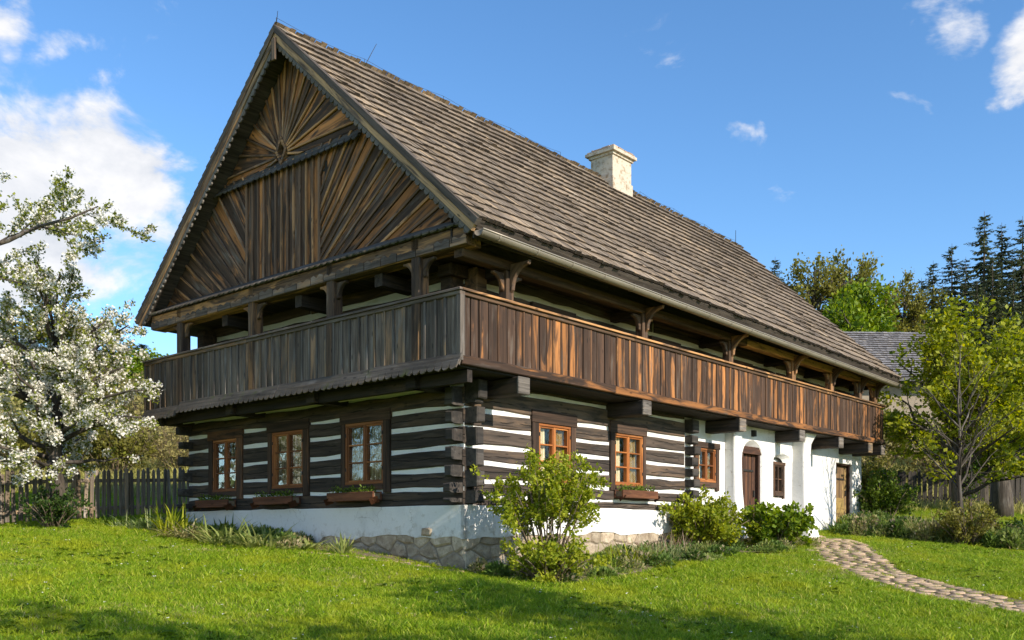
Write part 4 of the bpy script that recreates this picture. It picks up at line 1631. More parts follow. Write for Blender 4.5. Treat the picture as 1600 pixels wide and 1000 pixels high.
def points_on(branches, per_m, rr_np, jit=.05, t0=.15):
    P, D = [], []
    for pts, r0, r1 in branches:
        arr = np.array([tuple(p) for p in pts])
        sg = np.diff(arr, axis=0)
        ln = np.linalg.norm(sg, axis=1)
        tot = ln.sum()
        k = rr_np.poisson(tot * per_m)
        if k == 0:
            continue
        d = rr_np.uniform(t0 * tot, tot, k)
        cs = np.concatenate([[0], np.cumsum(ln)])
        i = np.clip(np.searchsorted(cs, d) - 1, 0, len(ln) - 1)
        f = (d - cs[i]) / np.maximum(ln[i], 1e-6)
        P.append(arr[i] + sg[i] * f[:, None])
        D.append(sg[i] / np.maximum(ln[i], 1e-6)[:, None])
    if not P:
        return np.zeros((0, 3)), np.zeros((0, 3))
    P = np.concatenate(P)
    D = np.concatenate(D)
    P = P + rr_np.normal(0, jit, P.shape)
    return P, D


def limb(p0, p1, bend, rr, n=5):
    p0, p1 = Vector(p0), Vector(p1)
    ln = (p1 - p0).length
    out_ = []
    for i in range(n + 1):
        u = i / n
        p = p0.lerp(p1, u) + Vector((0, 0, bend * ln * math.sin(math.pi * u)))
        if 0 < i < n:
            p += Vector((rr.uniform(-1, 1), rr.uniform(-1, 1), rr.uniform(-1, 1))) * ln * .035
        out_.append(p)
    return out_


def copy_tree(o, loc, rz, sc, label, cat, group=None, name=None):
    r_ = o.copy()
    col.objects.link(r_)
    r_.location = loc
    r_.rotation_euler = (0, 0, rz)
    r_.scale = sc if isinstance(sc, tuple) else (sc,) * 3
    for ch in list(o.children):
        c_ = ch.copy()
        col.objects.link(c_)
        c_.parent = r_
    tag(r_, label, cat, group)
    return r_


# ------------------------------------------------------------------ trees


def tree_obj(name, loc, limbs, levels, leaf, mat, bark, label, cat='tree', group=None, seed=1, leaf_levels=(-1, -2), per_m=(60, 20), size=.07, jit=.06,
             blossom=None, up=.15, droop=0.0, wid=.32, rz=0.0, ang=(35, 65), f0=.25, wander=.18):
    """loc: base; limbs in local coordinates"""
    rr = random.Random(seed)
    rng = np.random.default_rng(seed)
    root = empty(name, loc, rz)
    tag(root, label, cat, group)
    lv = grow(limbs, levels, rr, up, droop, wander, f0, ang)
    mb = MB()
    tubes_of(lv, mb)
    mb.build('trunk', bark, root, True)
    P_, A_, B_ = [], [], []
    for li, pm in zip(leaf_levels, per_m):
        P, D = points_on(lv[li], pm, rng, jit)
        A, B = leaves_at(P, D, size, rng, wid=wid)
        P_.append(P), A_.append(A), B_.append(B)
    P, A, B = np.concatenate(P_), np.concatenate(A_), np.concatenate(B_)
    link('crown', leaf_mesh('crown', P, A, B, mat, rng.random(len(P))), root)
    if blossom:
        bm, bper, bsize, clus, zlo, zhi = blossom
        P, D = points_on(lv[-1], bper, rng, .02)
        keep = rng.random(len(P)) < np.clip((zhi - P[:, 2]) / (zhi - zlo), .38, 1)
        P = P[keep]
        k = clus
        P = np.repeat(P, k, 0) + rng.normal(0, .042, (len(P) * k, 3))
        A = rand_dirs(len(P), rng) * bsize * rng.uniform(.7, 1.2, (len(P), 1))
        A[:, 2] = A[:, 2] * .6 + .004
        B = unit(np.cross(A, rand_dirs(len(P), rng))) * bsize * .45
        link('blossoms', leaf_mesh('blossoms', P, A, B, bm, rng.random(len(P))), root)
    return root


rr = random.Random(77)
# blossoming apple tree at the left edge
bx, by = -9.15, 19.0
bz = H(bx, by)
A_ = lambda x, y, z: (x - bx, y - by, z - bz)
limbs = [([Vector(A_(bx, by, bz - .1)), Vector(A_(bx + .05, by, bz + .7)), Vector(A_(bx - .05, by, 1.9)), Vector(A_(bx + .08, by - .1, 2.8)), Vector(A_(bx - .1, by, 4.0)), Vector(A_(bx + .1, by, 5.1))], .19, .06)]
ends = [((-9.2, 19, 2.6), (-7.5, 18.3, 3.75), .08), ((-9.2, 19, 2.2), (-8.1, 17.6, 2.6), .08), ((-9.2, 19, 3.4), (-8.0, 18.6, 4.7), .10),
        ((-9.2, 19, 2.0), (-8.0, 19.2, 2.05), -.02), ((-9.15, 19, 2.6), (-10.8, 18.4, 3.9), .1), ((-9.2, 19, 2.2), (-11.2, 18.6, 2.7), .05),
        ((-9.2, 19, 3.2), (-10.3, 18.2, 4.9), .1), ((-9.2, 19, 2.0), (-10.0, 17.4, 2.3), .0), ((-9.2, 19, 2.4), (-9.2, 17.4, 3.6), .1),
        ((-9.2, 19, 3.0), (-8.6, 20.4, 4.4), .1), ((-9.2, 19, 2.0), (-9.3, 20.5, 2.6), .05),
        ((-9.2, 19, 2.7), (-7.0, 18.0, 3.25), .06), ((-9.2, 19, 2.3), (-7.05, 18.2, 2.75), .08), ((-9.2, 19, 3.2), (-8.5, 18.0, 4.9), .06), ((-9.15, 19, 3.8), (-9.0, 17.9, 5.6), .04), ((-9.2, 19, 3.2), (-7.5, 18.5, 4.6), .08), ((-9.15, 19, 3.6), (-9.0, 18.2, 5.4), .05), ((-9.2, 19, 1.9), (-8.9, 17.5, 1.9), -.03), ((-9.2, 19, 2.9), (-7.9, 18.0, 4.1), .06)]
for p0, p1, bend in ends:
    limbs.append((limb(A_(*p0), A_(*p1), bend, rr), .055, .014))
# long high limb arching in from beyond the frame
limbs.append((limb(A_(-11.6, 17.6, 4.2), A_(-7.6, 17.4, 6.55), .10, rr, 7), .075, .012))
limbs.append((limb(A_(-9.15, 19, 3.0), A_(-11.7, 17.6, 4.25), .03, rr, 4), .09, .075))
tree_obj('apple_tree', (bx, by, bz), limbs, [(3.2, .42, .35), (5.0, .50, .16)], None, M['leaf_apple'], M['bark'],
         'white blossoming apple tree with spreading crooked limbs beside the wooden fence', seed=4, per_m=(150, 55), size=.068, jit=.035,
         blossom=(M['petal'], 60, .056, 6, 2.6, 7.4), up=.10, f0=.2)

# leafy lime green tree right of the house
tx, ty = 12.35, 26.2
TO = Vector((11.55 - 10.98, 24.0 - 23.2, 0))
tz = H(tx, ty)
T_ = lambda x, y, z: (x - 10.98, y - 23.2, z - tz)
limbs = [([Vector((.12, 0, -.1)), Vector((.02, 0, 1.0 - tz)), Vector((-.05, 0, 1.9 - tz)), Vector((-.08, 0, 2.7 - tz)), Vector((0, .1, 4.0 - tz)), Vector((.1, 0, 5.9 - tz))], .15, .03)]
for p0, p1, bend in [((10.95, 23.2, 1.9), (13.1, 23.0, 4.9), .04), ((10.95, 23.2, 2.1), (12.2, 23.8, 5.9), .03), ((10.95, 23.2, 2.3), (9.6, 23.4, 4.3), .06), ((10.95, 23.2, 2.6), (9.6, 22.6, 3.5), .08),
                     ((10.95, 23.2, 2.7), (10.3, 22.9, 5.6), .04), ((10.95, 23.2, 2.4), (11.3, 22.0, 4.8), .06), ((10.95, 23.2, 1.7), (13.4, 22.6, 3.4), .05),
                     ((10.95, 23.2, 2.0), (11.6, 21.9, 3.2), .06), ((10.95, 23.2, 3.0), (11.6, 24.2, 6.3), .03), ((10.95, 23.2, 1.5), (12.4, 22.2, 2.2), .03), ((10.95, 23.2, 3.4), (9.9, 23.8, 5.2), .05),
                     ((10.95, 23.2, 1.9), (10.1, 22.2, 2.2), .05), ((10.95, 23.2, 2.6), (12.9, 24.0, 5.4), .04)]:
    limbs.append((limb(T_(*p0), T_(*p1), bend, rr), .06, .014))
limet = tree_obj('lime_green_tree', (tx, ty, tz), limbs, [(2.6, .40, .4), (4.5, .48, .2)], None, M['leaf_lime'], M['bark'],
         'young leafy lime green tree with forked dark trunk beside the white end of the house', seed=9, per_m=(125, 55), size=.12, jit=.09, up=.16)
limet.scale = (1.22, 1.2, 1.03)

gx_, gy_ = 11.05, 23.35  # tree added to throw branch shadows on the white end wall
limbs = [([Vector((0, 0, -.1)), Vector((.03, 0, .7)), Vector((-.02, 0, 1.5)), Vector((.03, .02, 2.4)), Vector((-.04, 0, 3.4)), Vector((.02, 0, 4.6))], .075, .012)]
for i in range(9):
    a = i * 2.2
    z0 = 1.1 + .24 * i
    limbs.append((limb((0, 0, z0), (math.cos(a) * .95, math.sin(a) * .95, z0 + 1.15), .05, rr), .026, .006))
tree_obj('shadow_branch_tree', (gx_, gy_, H(gx_, gy_)), limbs, [(3.0, .42, .25), (4.0, .45, .12)], None, M['leaf_lime'], M['bark'],
         'slim nearly bare tree added to cast branch shadows on the white wall', seed=19, per_m=(5, 2), size=.06, jit=.04, up=.2)

# thick old trunk beyond it
ox, oy = 15.6, 30.2
oz = H(ox, oy)
limbs = [([Vector((0, 0, -.1)), Vector((.05, 0, .5)), Vector((-.02, 0, 1.4)), Vector((.05, 0, 2.2)), Vector((.2, .1, 3.4))], .42, .12)]
for p1, bend in [((-1.6, -.5, 2.9), .08), ((1.7, -.3, 3.4), .08), ((-.7, .3, 4.6), .03), ((.9, .4, 4.8), .03), ((-1.9, .3, 2.2), .1), ((1.9, .2, 2.2), .1), ((.2, -1.5, 3.4), .05), ((-.6, -1.4, 2.2), .1)]:
    limbs.append((limb((0, 0, 1.5), p1, bend, rr), .12, .02))
tree_obj('old_orchard_tree', (ox, oy, oz), limbs, [(2.0, .42, .5), (3.6, .48, .25)], None, M['leaf_mid'], M['bark'],
         'old orchard tree with a thick dark trunk in front of the shaded fence', seed=12, per_m=(85, 30), size=.14, jit=.10)
# ivied stump stems by it
mbx = empty('slender_sapling', (12.6, 26.0, H(12.6, 26.0)))
tag(mbx, 'slender pale stemmed sapling between the forked tree and the thick trunk', 'sapling')
mb = MB()
pts = [Vector((0, 0, -.05)), Vector((.02, 0, .5)), Vector((-.02, .02, 1.1)), Vector((.05, 0, 1.8)), Vector((.0, 0, 2.6))]
mb.tube(pts, [.05, .045, .04, .03, .012], 6)
mb.build('trunk', M['bark_light'], mbx, True)
rng = np.random.default_rng(3)
P, D = points_on([(pts, .05, .01)], 160, rng, .12, .35)
A, B = leaves_at(P, D, .09, rng)
link('crown', leaf_mesh('crown', P, A, B, M['leaf_mid'], rng.random(len(P))), mbx)


def broadleaf(name, loc, h, w, mat, seed, label, group=None, leaf=.22, per=14000, bark=None, lo=.25, dens=1.0, cat='tree'):
    """round crowned tree at a distance: limbs, then leaf clumps scattered on the twigs"""
    rr = random.Random(seed)
    limbs = [([Vector((0, 0, -.2)), Vector((.05 * w, 0, h * .25)), Vector((-.03 * w, .02 * w, h * .5)), Vector((.03 * w, 0, h * .88))], h * .022, h * .006)]
    for i in range(15):
        a = i * 2.4 + rr.uniform(-.3, .3)
        f = rr.uniform(lo, .72)
        tilt = rr.uniform(.35, .95)
        ln = w * rr.uniform(.75, 1.05) * (1 if f < .6 else .8)
        p0 = Vector((0, 0, h * f))
        p1 = p0 + Vector((math.cos(a) * ln * tilt, math.sin(a) * ln * tilt, ln * (1.15 - tilt) + h * .05))
        p1.z = min(p1.z, h * rr.uniform(.86, 1.0))
        limbs.append((limb(p0, p1, .07, rr), h * .011, h * .003))
    return tree_obj(name, loc, limbs, [(1.7 / (h / 8), .42, .5), (2.6 / (h / 8), .5, .3)], None, mat, bark or M['bark'], label, cat=cat, group=group, seed=seed,
                    per_m=(20 * dens, 9 * dens), size=leaf, jit=leaf * .9, up=.12)


def spruce(name, loc, h, w, seed, label, group=None):
    rr = random.Random(seed)
    rng = np.random.default_rng(seed)
    root = empty(name, loc)
    tag(root, label, 'tree', group)
    mb = MB()
    mb.tube([(0, 0, -.3), (0, 0, h * .5), (.02, 0, h)], [h * .014, h * .009, .01], 6)
    P, A, B = [], [], []
    z = h * .14
    while z < h * .985:
        f = (z / h)
        rad_ = w * 1.35 * (1 - f) ** .8 * rr.uniform(.5, 1.25) + .16
        nb = rr.randint(4, 6)
        for k in range(nb):
            an = rr.uniform(0, 6.283)
            ln = rad_ * rr.uniform(.6, 1.1)
            dr = rr.uniform(-.30, -.05) + .55 * max(0, f - .55)
            d = Vector((math.cos(an), math.sin(an), dr)).normalized()
            tip = Vector((0, 0, z)) + d * ln + Vector((0, 0, .12 * ln))
            mid_ = Vector((0, 0, z)) + d * ln * .5 - Vector((0, 0, .03 * ln))
            if ln > .5:
                mb.tube([(0, 0, z), mid_, tip], [.03, .02, .006], 3, None, False)
            q = max(5, int(ln * 30))
            for s_ in range(q):
                u = (s_ + rr.random()) / q
                p = Vector((0, 0, z)).lerp(mid_, u * 2) if u < .5 else mid_.lerp(tip, u * 2 - 1)
                side = Vector((-d.y, d.x, 0)) * rr.choice((-1, 1))
                a = (d * rr.uniform(.3, 1.0) + side * rr.uniform(.2, 1.0) + Vector((0, 0, rr.uniform(-.75, .15)))).normalized()
                s2 = (.22 + .24 * (1 - u)) * (.50 + .6 * (1 - f)) * rr.uniform(.7, 1.3) * (h / 12)
                P.append(tuple(p)), A.append(tuple(a * s2))
                b = a.cross(Vector((rr.uniform(-1, 1), rr.uniform(-1, 1), 1))).normalized() * s2 * .20
                B.append(tuple(b))
        z += h * .027 * rr.uniform(.8, 1.2) * (1.1 - .4 * f)
    mb.build('trunk', M['bark'], root, True)
    link('crown', leaf_mesh('crown', np.array(P), np.array(A), np.array(B), M['needle'], rng.random(len(P))), root)
    return root


def at_px(px, Y):
    x = (px - 800) / 1478 * Y
    return x, Y, H(x, Y)


def top_h(py, x, Y):
    return .57 + (830 - py) / 1478 * Y - H(x, Y)


def put_spruce(src, x, Y, top, label, wf=1.0):
    pass


sp_src = None
spr = [(10.4, 35.0, 17.0), ]
# distant spruces (X, Y, height, width factor, label)
def by_view(x_over_y, top_over_y, Y):
    """spruce at distance Y: (X, Y, height) from the bearing and the elevation of its tip"""
    x = x_over_y * Y
    return x, Y, .57 + top_over_y * Y - H(x, Y)


SPR = [(by_view(.278, .292, 59), 'spruce rising behind the far end of the long shingled roof'),
       (by_view(.499, .340, 59), 'tallest spruce on the wooded bank right of the barn roof'),
       (by_view(.518, .328, 61), 'slim spruce directly right of the tallest one on the bank'),
       (by_view(.465, .306, 58), 'spruce left of the tallest one, a little shorter'),
       (by_view(.445, .288, 57), 'third spruce down the left shoulder of the wooded bank'),
       (by_view(.433, .270, 57), 'lowest spruce at the left foot of the wooded bank'),
       (by_view(.540, .335, 60), 'spruce cut by the right edge of the picture'),
       (by_view(.480, .292, 56), 'dense dark spruce in front of the gap left of the tallest'),
       (by_view(.508, .295, 56), 'dense dark spruce in front of the tallest pair'),
       (by_view(.530, .280, 57), 'dark spruce filling the gap left of the picture edge spruce'),
       (by_view(.455, .262, 55), 'short dark spruce nearest the barn roof'),
       (by_view(.492, .270, 54), 'short dark spruce directly above the lime green tree'),
       (by_view(.2425, .3005, 64), 'spruce showing only its tip above the ridge of the long roof'),
       (by_view(.421, .253, 58), 'short spruce right of the airy olive trees'),
       (by_view(-.405, .185, 66), 'small dark spruce seen under the balcony corner at the left'),
       (by_view(-.445, .20, 68), 'dark spruce behind the blossoming apple tree'),
       (by_view(-.392, .20, 64), 'slim spruce just left of the gable balcony'),
       (by_view(-.51, .205, 66), 'dark spruce at the far left behind the blossom')]
x0, y0, h0 = SPR[1][0]
src = spruce('spruce_tree', (x0, y0, H(x0, y0) - .1), h0, 2.9, 31, SPR[1][1], 'spruces on the hill beyond the garden')
for i, ((x, y, h), lab) in enumerate(SPR):
    if i == 1:
        continue
    k = h / h0
    copy_tree(src, (x, y, H(x, y) - .1), 1.3 * i + .7, (max(k, .7), max(k, .7), k), lab, 'tree', 'spruces on the hill beyond the garden')

b1 = broadleaf('round_broadleaf_tree', (19.2, 53.0, H(19.2, 53.0)), 8.2, 3.6, M['leaf_bright'], 41, 'round bright green tree above the barn ridge', leaf=.27, dens=4.2)
b2 = broadleaf('airy_broadleaf_tree', (18.0, 56.5, H(18.0, 56.5)), 9.6, 3.4, M['leaf_olive'], 43, 'airy olive tree left of the bright round one', 'olive trees behind the bright tree', leaf=.21, dens=4.0)
copy_tree(b2, (20.6, 57.5, H(20.6, 57.5)), 2.1, (.92, .92, 1.02), 'airy olive tree behind the bright round one', 'tree', 'olive trees behind the bright tree')
copy_tree(b2, (23.0, 55.5, H(23.0, 55.5)), 4.0, (.85, .85, .90), 'airy olive tree right of the bright round one, by the spruces', 'tree', 'olive trees behind the bright tree')
copy_tree(b1, (25.5, 42.0, H(25.5, 42.0)), 2.4, (.8, .8, .62), 'bushy green tree behind the lime green tree, right of the barn', 'tree')
copy_tree(b1, (21.3, 40.0, H(21.3, 40.0)), 1.4, (.7, .7, .50), 'low bushy green tree standing behind the shaded fence', 'tree')
# left background
copy_tree(b2, (-22.5, 44.0, H(-22.5, 44.0)), .6, (.9, .9, .62), 'olive tree behind the blossom, left of the balcony', 'tree')
copy_tree(b1, (-18.5, 46.0, H(-18.5, 46.0)), .6, (.75, .75, .46), 'green bushy tree just beyond the gable balcony', 'tree')
copy_tree(b1, (-26.5, 43.0, H(-26.5, 43.0)), 3.6, (.9, .9, .55), 'green tree at the far left behind the apple blossom', 'tree')

# shade trees standing on the sunny side of the garden, outside the picture
sh = broadleaf('garden_shade_tree', (7.7, 4.1, H(7.7, 4.1)), 7.8, 2.5, M['leaf_mid'], 51, 'leafy shade tree on the sunny side of the lawn, nearest the path', 'shade trees beside the viewpoint', leaf=.2, dens=1.6)
copy_tree(sh, (11.6, 2.0, H(11.6, 2.0)), 2.0, 1.0, 'leafy shade tree on the sunny side of the lawn, farthest from the house', 'tree', 'shade trees beside the viewpoint')
copy_tree(sh, (7.9, -.9, H(7.9, -.9)), 4.0, (1.1, 1.1, 1.32), 'tallest leafy shade tree on the sunny side of the lawn', 'tree', 'shade trees beside the viewpoint')
copy_tree(sh, (20.0, 18.0, H(20.0, 18.0)), 3.0, (1.1, 1.1, .85), 'leafy garden tree beyond the path, reflected in the sunny windows', 'tree')
copy_tree(sh, (23.0, 22.5, H(23.0, 22.5)), 5.0, (1.2, 1.2, .8), 'broad leafy garden tree beyond the path end, outside the right edge', 'tree')
copy_tree(sh, (-17.0, 17.5, H(-17.0, 17.5)), 1.0, .95, 'leafy garden tree beyond the apple tree, reflected in the gable windows', 'tree')

copy_tree(sh, (-16.5, 14.6, H(-16.5, 14.6)), 2.6, (1.0, 1.0, .75), 'leafy garden tree left of the lawn, in front of the other mirrored tree', 'tree')
# ------------------------------------------------------------------ fences


def fence(name, pts, hgt_, pw, gap, mat, label, seed):
    rr = random.Random(seed)
    p0 = Vector((pts[0][0], pts[0][1], 0))
    root = empty(name, (p0.x, p0.y, H(p0.x, p0.y)))
    tag(root, label, 'fence')
    ro = root.location
    meshes = []
    for k in range(6):
        w = pw * rr.uniform(.85, 1.15)
        hh = hgt_ * rr.uniform(.95, 1.04)
        tip = rr.choice((.05, .07, .03))
        p = [(-w / 2, 0), (w / 2, 0), (w / 2 * rr.uniform(.85, 1), hh - tip), (w * .12, hh), (-w * .12, hh), (-w / 2 * rr.uniform(.85, 1), hh - tip)]
        # grain along local X: lay the picket along X, then stand it up through the object matrix
        q = [(b, -a) for a, b in p]
        vs, fs = prism_geo(q, 0, .024, .004)
        meshes.append(mesh_of('picket', vs, fs, mat))
    for a, b in zip(pts[:-1], pts[1:]):
        A, B = Vector((a[0], a[1], 0)), Vector((b[0], b[1], 0))
        d = (B - A)
        ln = d.length
        d.normalize()
        n = int(ln / (pw + gap))
        for i in range(n):
            p = A + d * (i + .5) * ln / n
            z = H(p.x, p.y)
            fr_ = frame((p.x - ro.x, p.y - ro.y, z + .04 + rr.uniform(-.03, .03) - ro.z), d)
            mw = fr_ @ Matrix.Translation((0, 0, .035)) @ Matrix.Rotation(math.pi / 2 + rr.uniform(-.035, .035), 4, 'Z')
            link('picket', meshes[rr.randrange(6)], root, mw)
        m_ = max(1, round(ln / 2.4))
        for i in range(m_):
            q0, q1 = A + d * ln * i / m_, A + d * ln * (i + 1) / m_
            for hz in (.22, .80):
                z0, z1 = H(q0.x, q0.y) + hz * hgt_, H(q1.x, q1.y) + hz * hgt_
                v0 = Vector((q0.x - ro.x, q0.y - ro.y, z0 - ro.z))
                v1 = Vector((q1.x - ro.x, q1.y - ro.y, z1 - ro.z))
                dv = (v1 - v0)
                upv = Vector((0, 0, 1)) - dv.normalized() * dv.normalized().z
                fr_ = frame(v0, dv.normalized(), upv)
                bar('rail', fr_, 0, dv.length, -.04, .04, -.01, .034, mat, root, .008)
            zz = H(q0.x, q0.y) - ro.z
            mbp = MB()
            mbp.box(-.05, .05, -.14, -.02, -.2, hgt_ * 1.0, None, frame((q0.x - ro.x, q0.y - ro.y, zz), d) @ Matrix.Rotation(rad(-90), 4, 'X') @ Matrix.Translation((0, 0, 0)) if False else None)
            o = bar('post', frame((q0.x - ro.x, q0.y - ro.y, zz), d), -.055, .055, -.1, hgt_ * .97, -.12, -.012, mat, root, .01)
    return root


fence('picket_fence', [(-13.5, 15.2), (-10.4, 19.3), (-9.7, 20.4), (-8.8, 21.7), (-7.5, 23.8)], 1.06, .095, .045, M['fence'], 'grey picket fence behind the apple tree, left of the house', 61)
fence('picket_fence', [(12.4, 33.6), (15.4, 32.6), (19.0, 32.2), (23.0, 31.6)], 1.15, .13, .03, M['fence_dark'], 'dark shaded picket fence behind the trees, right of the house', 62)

# ------------------------------------------------------------------ barn behind
bn = empty('old_barn', (15.4, 47.0, H(15.4, 47.0)), rad(3))
tag(bn, 'old barn with grey shingled roof half hidden behind the trees', 'barn')
mb = MB()
mb.box(-6.0, 5.6, -2.6, 2.6, -1.5, 3.6)
bw = mb.build('wall', M['mortar'], bn)
RH, EH, HW_ = 5.75, 2.95, 3.4
mb = MB()
sl = math.hypot(HW_, RH - EH)
for sgn in (-1, 1):
    vs = [(-6.6, 0, RH), (6.2, 0, RH), (6.2, sgn * HW_, EH), (-6.6, sgn * HW_, EH)]
    lo_ = [(a, b, c - .15) for a, b, c in vs]
    f_ = [(0, 1, 2, 3), (7, 6, 5, 4), (0, 4, 5, 1), (1, 5, 6, 2), (2, 6, 7, 3), (3, 7, 4, 0)]
    mb.add(vs + lo_, f_ if sgn > 0 else [f[::-1] for f in f_])
brf = mb.build('roof', M['barn_roof'], bn)
mb = MB()
sdir = Vector((0, HW_, RH - EH)).normalized()
bn_n = Vector((0, -(RH - EH), HW_)).normalized()
rr = random.Random(9)
for c in range(20):
    x = -6.6
    while x < 6.2:
        w = rr.uniform(.16, .3)
        vs, fs = shingle_geo(w - .012, sl / 20 * 1.15, .05, rr)
        mw = Matrix(((1, 0, 0), tuple(sdir), tuple(bn_n))).transposed().to_4x4()
        mw.translation = Vector((x + w / 2, -HW_, EH)) + sdir * (c * sl / 20 + rr.uniform(-.02, .02)) + bn_n * .01
        mb.add([mw @ Vector(v) for v in vs], fs, rr.random())
        x += w
o = mb.build('shingle_field', M['barn_roof'], brf)
butts(o.data)
tag(o, kind='stuff')
m0 = MB()
pierced(m0, [(-2.6, 3.4), (2.6, 3.4), (0, 5.55)], [], -.1, .0)
link('gable_wall', mesh_of('gable_wall', m0.v, m0.f, M['mortar']), bn, frame((5.62, 0, 0), (0, 1, 0)))
link('gable_wall', bpy.data.meshes['gable_wall'], bn, frame((-6.02, 0, 0), (0, -1, 0)))

# ------------------------------------------------------------------ path
ctr = [(7.6, 10.4), (6.95, 12.4), (6.55, 13.6), (6.30, 15.2), (6.35, 16.8), (6.62, 18.4), (7.0, 20.0), (7.4, 21.6), (7.65, 23.0)]


def catmull(P, n):
    P = [Vector((p[0], p[1])) for p in P]
    P = [P[0] * 2 - P[1]] + P + [P[-1] * 2 - P[-2]]
    out_ = []
    for i in range(1, len(P) - 2):
        for k in range(n):
            u = k / n
            a, b, c, d = P[i - 1], P[i], P[i + 1], P[i + 2]
            out_.append(.5 * ((2 * b) + (c - a) * u + (2 * a - 5 * b + 4 * c - d) * u * u + (3 * b - a - 3 * c + d) * u ** 3))
    out_.append(P[-2])
    return out_


cl = catmull(ctr, 14)
PATH = np.array([(p.x, p.y) for p in cl])
PW = .60
vs, fs = [], []
for i, p in enumerate(cl):
    d = (cl[min(i + 1, len(cl) - 1)] - cl[max(i - 1, 0)]).normalized()
    nn = Vector((-d.y, d.x))
    k = 1.0
    for s_ in (-1, -.5, 0, .5, 1):
        q = p + nn * s_ * (PW + .06) * k
        vs.append((q.x, q.y, H(q.x, q.y) + .006))
for i in range(len(cl) - 1):
    for k in range(4):
        a = i * 5 + k
        fs.append((a, a + 5, a + 6, a + 1))
path = link('path', mesh_of('path', vs, fs, M['soil'], True))
tag(path, 'curving cobbled garden path from the lawn edge to the house door', 'path', kind='structure')


def paver_mesh(w, l, rr):
    n = 8
    ring = []
    for k in range(n):
        a = 2 * math.pi * (k + .5) / n
        c_, s_ = math.cos(a), math.sin(a)
        m_ = max(abs(c_), abs(s_))
        ring.append((c_ / m_ * w / 2 * rr.uniform(.80, 1.0), s_ / m_ * l / 2 * rr.uniform(.80, 1.0)))
    vs = [(a, b, -.05) for a, b in ring] + [(a, b, .002 + rr.uniform(-.004, .004)) for a, b in ring] + [(a * .9, b * .9, .010 + rr.uniform(-.005, .005)) for a, b in ring]
    fs = []
    for i in range(2):
        for k in range(n):
            k2 = (k + 1) % n
            fs.append((i * n + k, i * n + k2, (i + 1) * n + k2, (i + 1) * n + k))
    fs.append(tuple(2 * n + k for k in range(n)))
    return vs, fs


rr = random.Random(17)
pm = [mesh_of('paving_stone', *paver_mesh(1, 1, rr), M['paver'], True) for _ in range(14)]
acc = 0.0
i = 0
dist = np.concatenate([[0], np.cumsum(np.linalg.norm(np.diff(PATH, axis=0), axis=1))])
pos = .1
row = 0
npv = 0
while pos < dist[-1] - .05 and npv < 296:
    ln = rr.uniform(.19, .27)
    px_ = np.interp(pos + ln / 2, dist, PATH[:, 0])
    py_ = np.interp(pos + ln / 2, dist, PATH[:, 1])
    qx = np.interp(pos + ln / 2 + .05, dist, PATH[:, 0])
    qy = np.interp(pos + ln / 2 + .05, dist, PATH[:, 1])
    an = math.atan2(qy - py_, qx - px_)
    nn = Vector((-math.sin(an), math.cos(an)))
    s_ = -PW + rr.uniform(-.05, .05)
    while s_ < PW - .05:
        w = rr.uniform(.22, .36)
        c = s_ + w / 2
        s_ += w
        if npv >= 299:
            break
        X, Y = px_ + nn.x * c, py_ + nn.y * c
        if rr.random() < .03:
            continue
        o = link('paving_stone', pm[rr.randrange(14)], path)
        o.location = (X, Y, H(X, Y) + rr.uniform(.0, .014))
        o.rotation_mode = 'QUATERNION'
        o.rotation_quaternion = Vector((0, 0, 1)).rotation_difference(Vector((.0366 + rr.uniform(-.02, .02), -.0875 + rr.uniform(-.02, .02), 1)).normalized()) @ Quaternion((0, 0, 1), an + math.pi / 2 + rr.uniform(-.08, .08))
        o.scale = (w - rr.uniform(.005, .04), ln - rr.uniform(.005, .03), 1)
        npv += 1
    pos += ln
# forecourt slabs by the door
for k in range(40):
    hx, hy = rr.uniform(8.6, 12.6), -rr.uniform(.75, 1.6)
    w_ = hw(hx, hy)

# ------------------------------------------------------------------ window boxes


def flower_box(fr_, s0, s1, z0, label):
    mwf = HM @ fr_ @ Matrix.Translation(((s0 + s1) / 2, z0, .05))
    o = bpy.data.objects.new('window_box', None)
    o.empty_display_size = .2
    col.objects.link(o)
    o.matrix_world = mwf
    tag(o, label, 'planter', 'window boxes on the log walls')
    I = Matrix.Identity(4)
    w2 = (s1 - s0) / 2
    bar('front_board', I, -w2, w2, 0, .15, .17, .20, M['box_wood'], o)
    bar('back_board', I, -w2, w2, 0, .15, .0, .02, M['box_wood'], o)
    sf = frame((-w2, 0, .02), (0, 0, 1))
    bar('end_board', frame((-w2 + .024, 0, .021), (0, 0, 1)), 0, .148, 0, .15, .0, .024, M['box_wood'], o)
    bar('end_board', frame((w2, 0, .021), (0, 0, 1)), 0, .148, 0, .15, .0, .024, M['box_wood'], o)
    bar('bottom_board', I, -w2 + .025, w2 - .025, .005, .025, .021, .169, M['box_wood'], o)
    mb = MB()
    mb.box(-w2 + .025, w2 - .025, .026, .125, .021, .169)
    mb.build('soil', M['soil'], o)
    rng = np.random.default_rng(int(abs(s0) * 100))
    n = 420
    P = np.stack([rng.uniform(-w2 + .05, w2 - .05, n), rng.uniform(.12, .16, n) + rng.random(n) ** 2 * .10, rng.uniform(.04, .17, n)], 1)
    P[:, 1] -= .05 * (rng.random(n) < .3)
    A = unit(rng.normal(size=(n, 3)) + np.array([0, .6, .3])) * rng.uniform(.03, .07, (n, 1))
    B = unit(np.cross(A, rng.normal(size=(n, 3)))) * .013
    tag(link('seedlings', leaf_mesh('seedlings', P, A, B, M['leaf_mid'], rng.random(n)), o), kind='stuff')
    return o


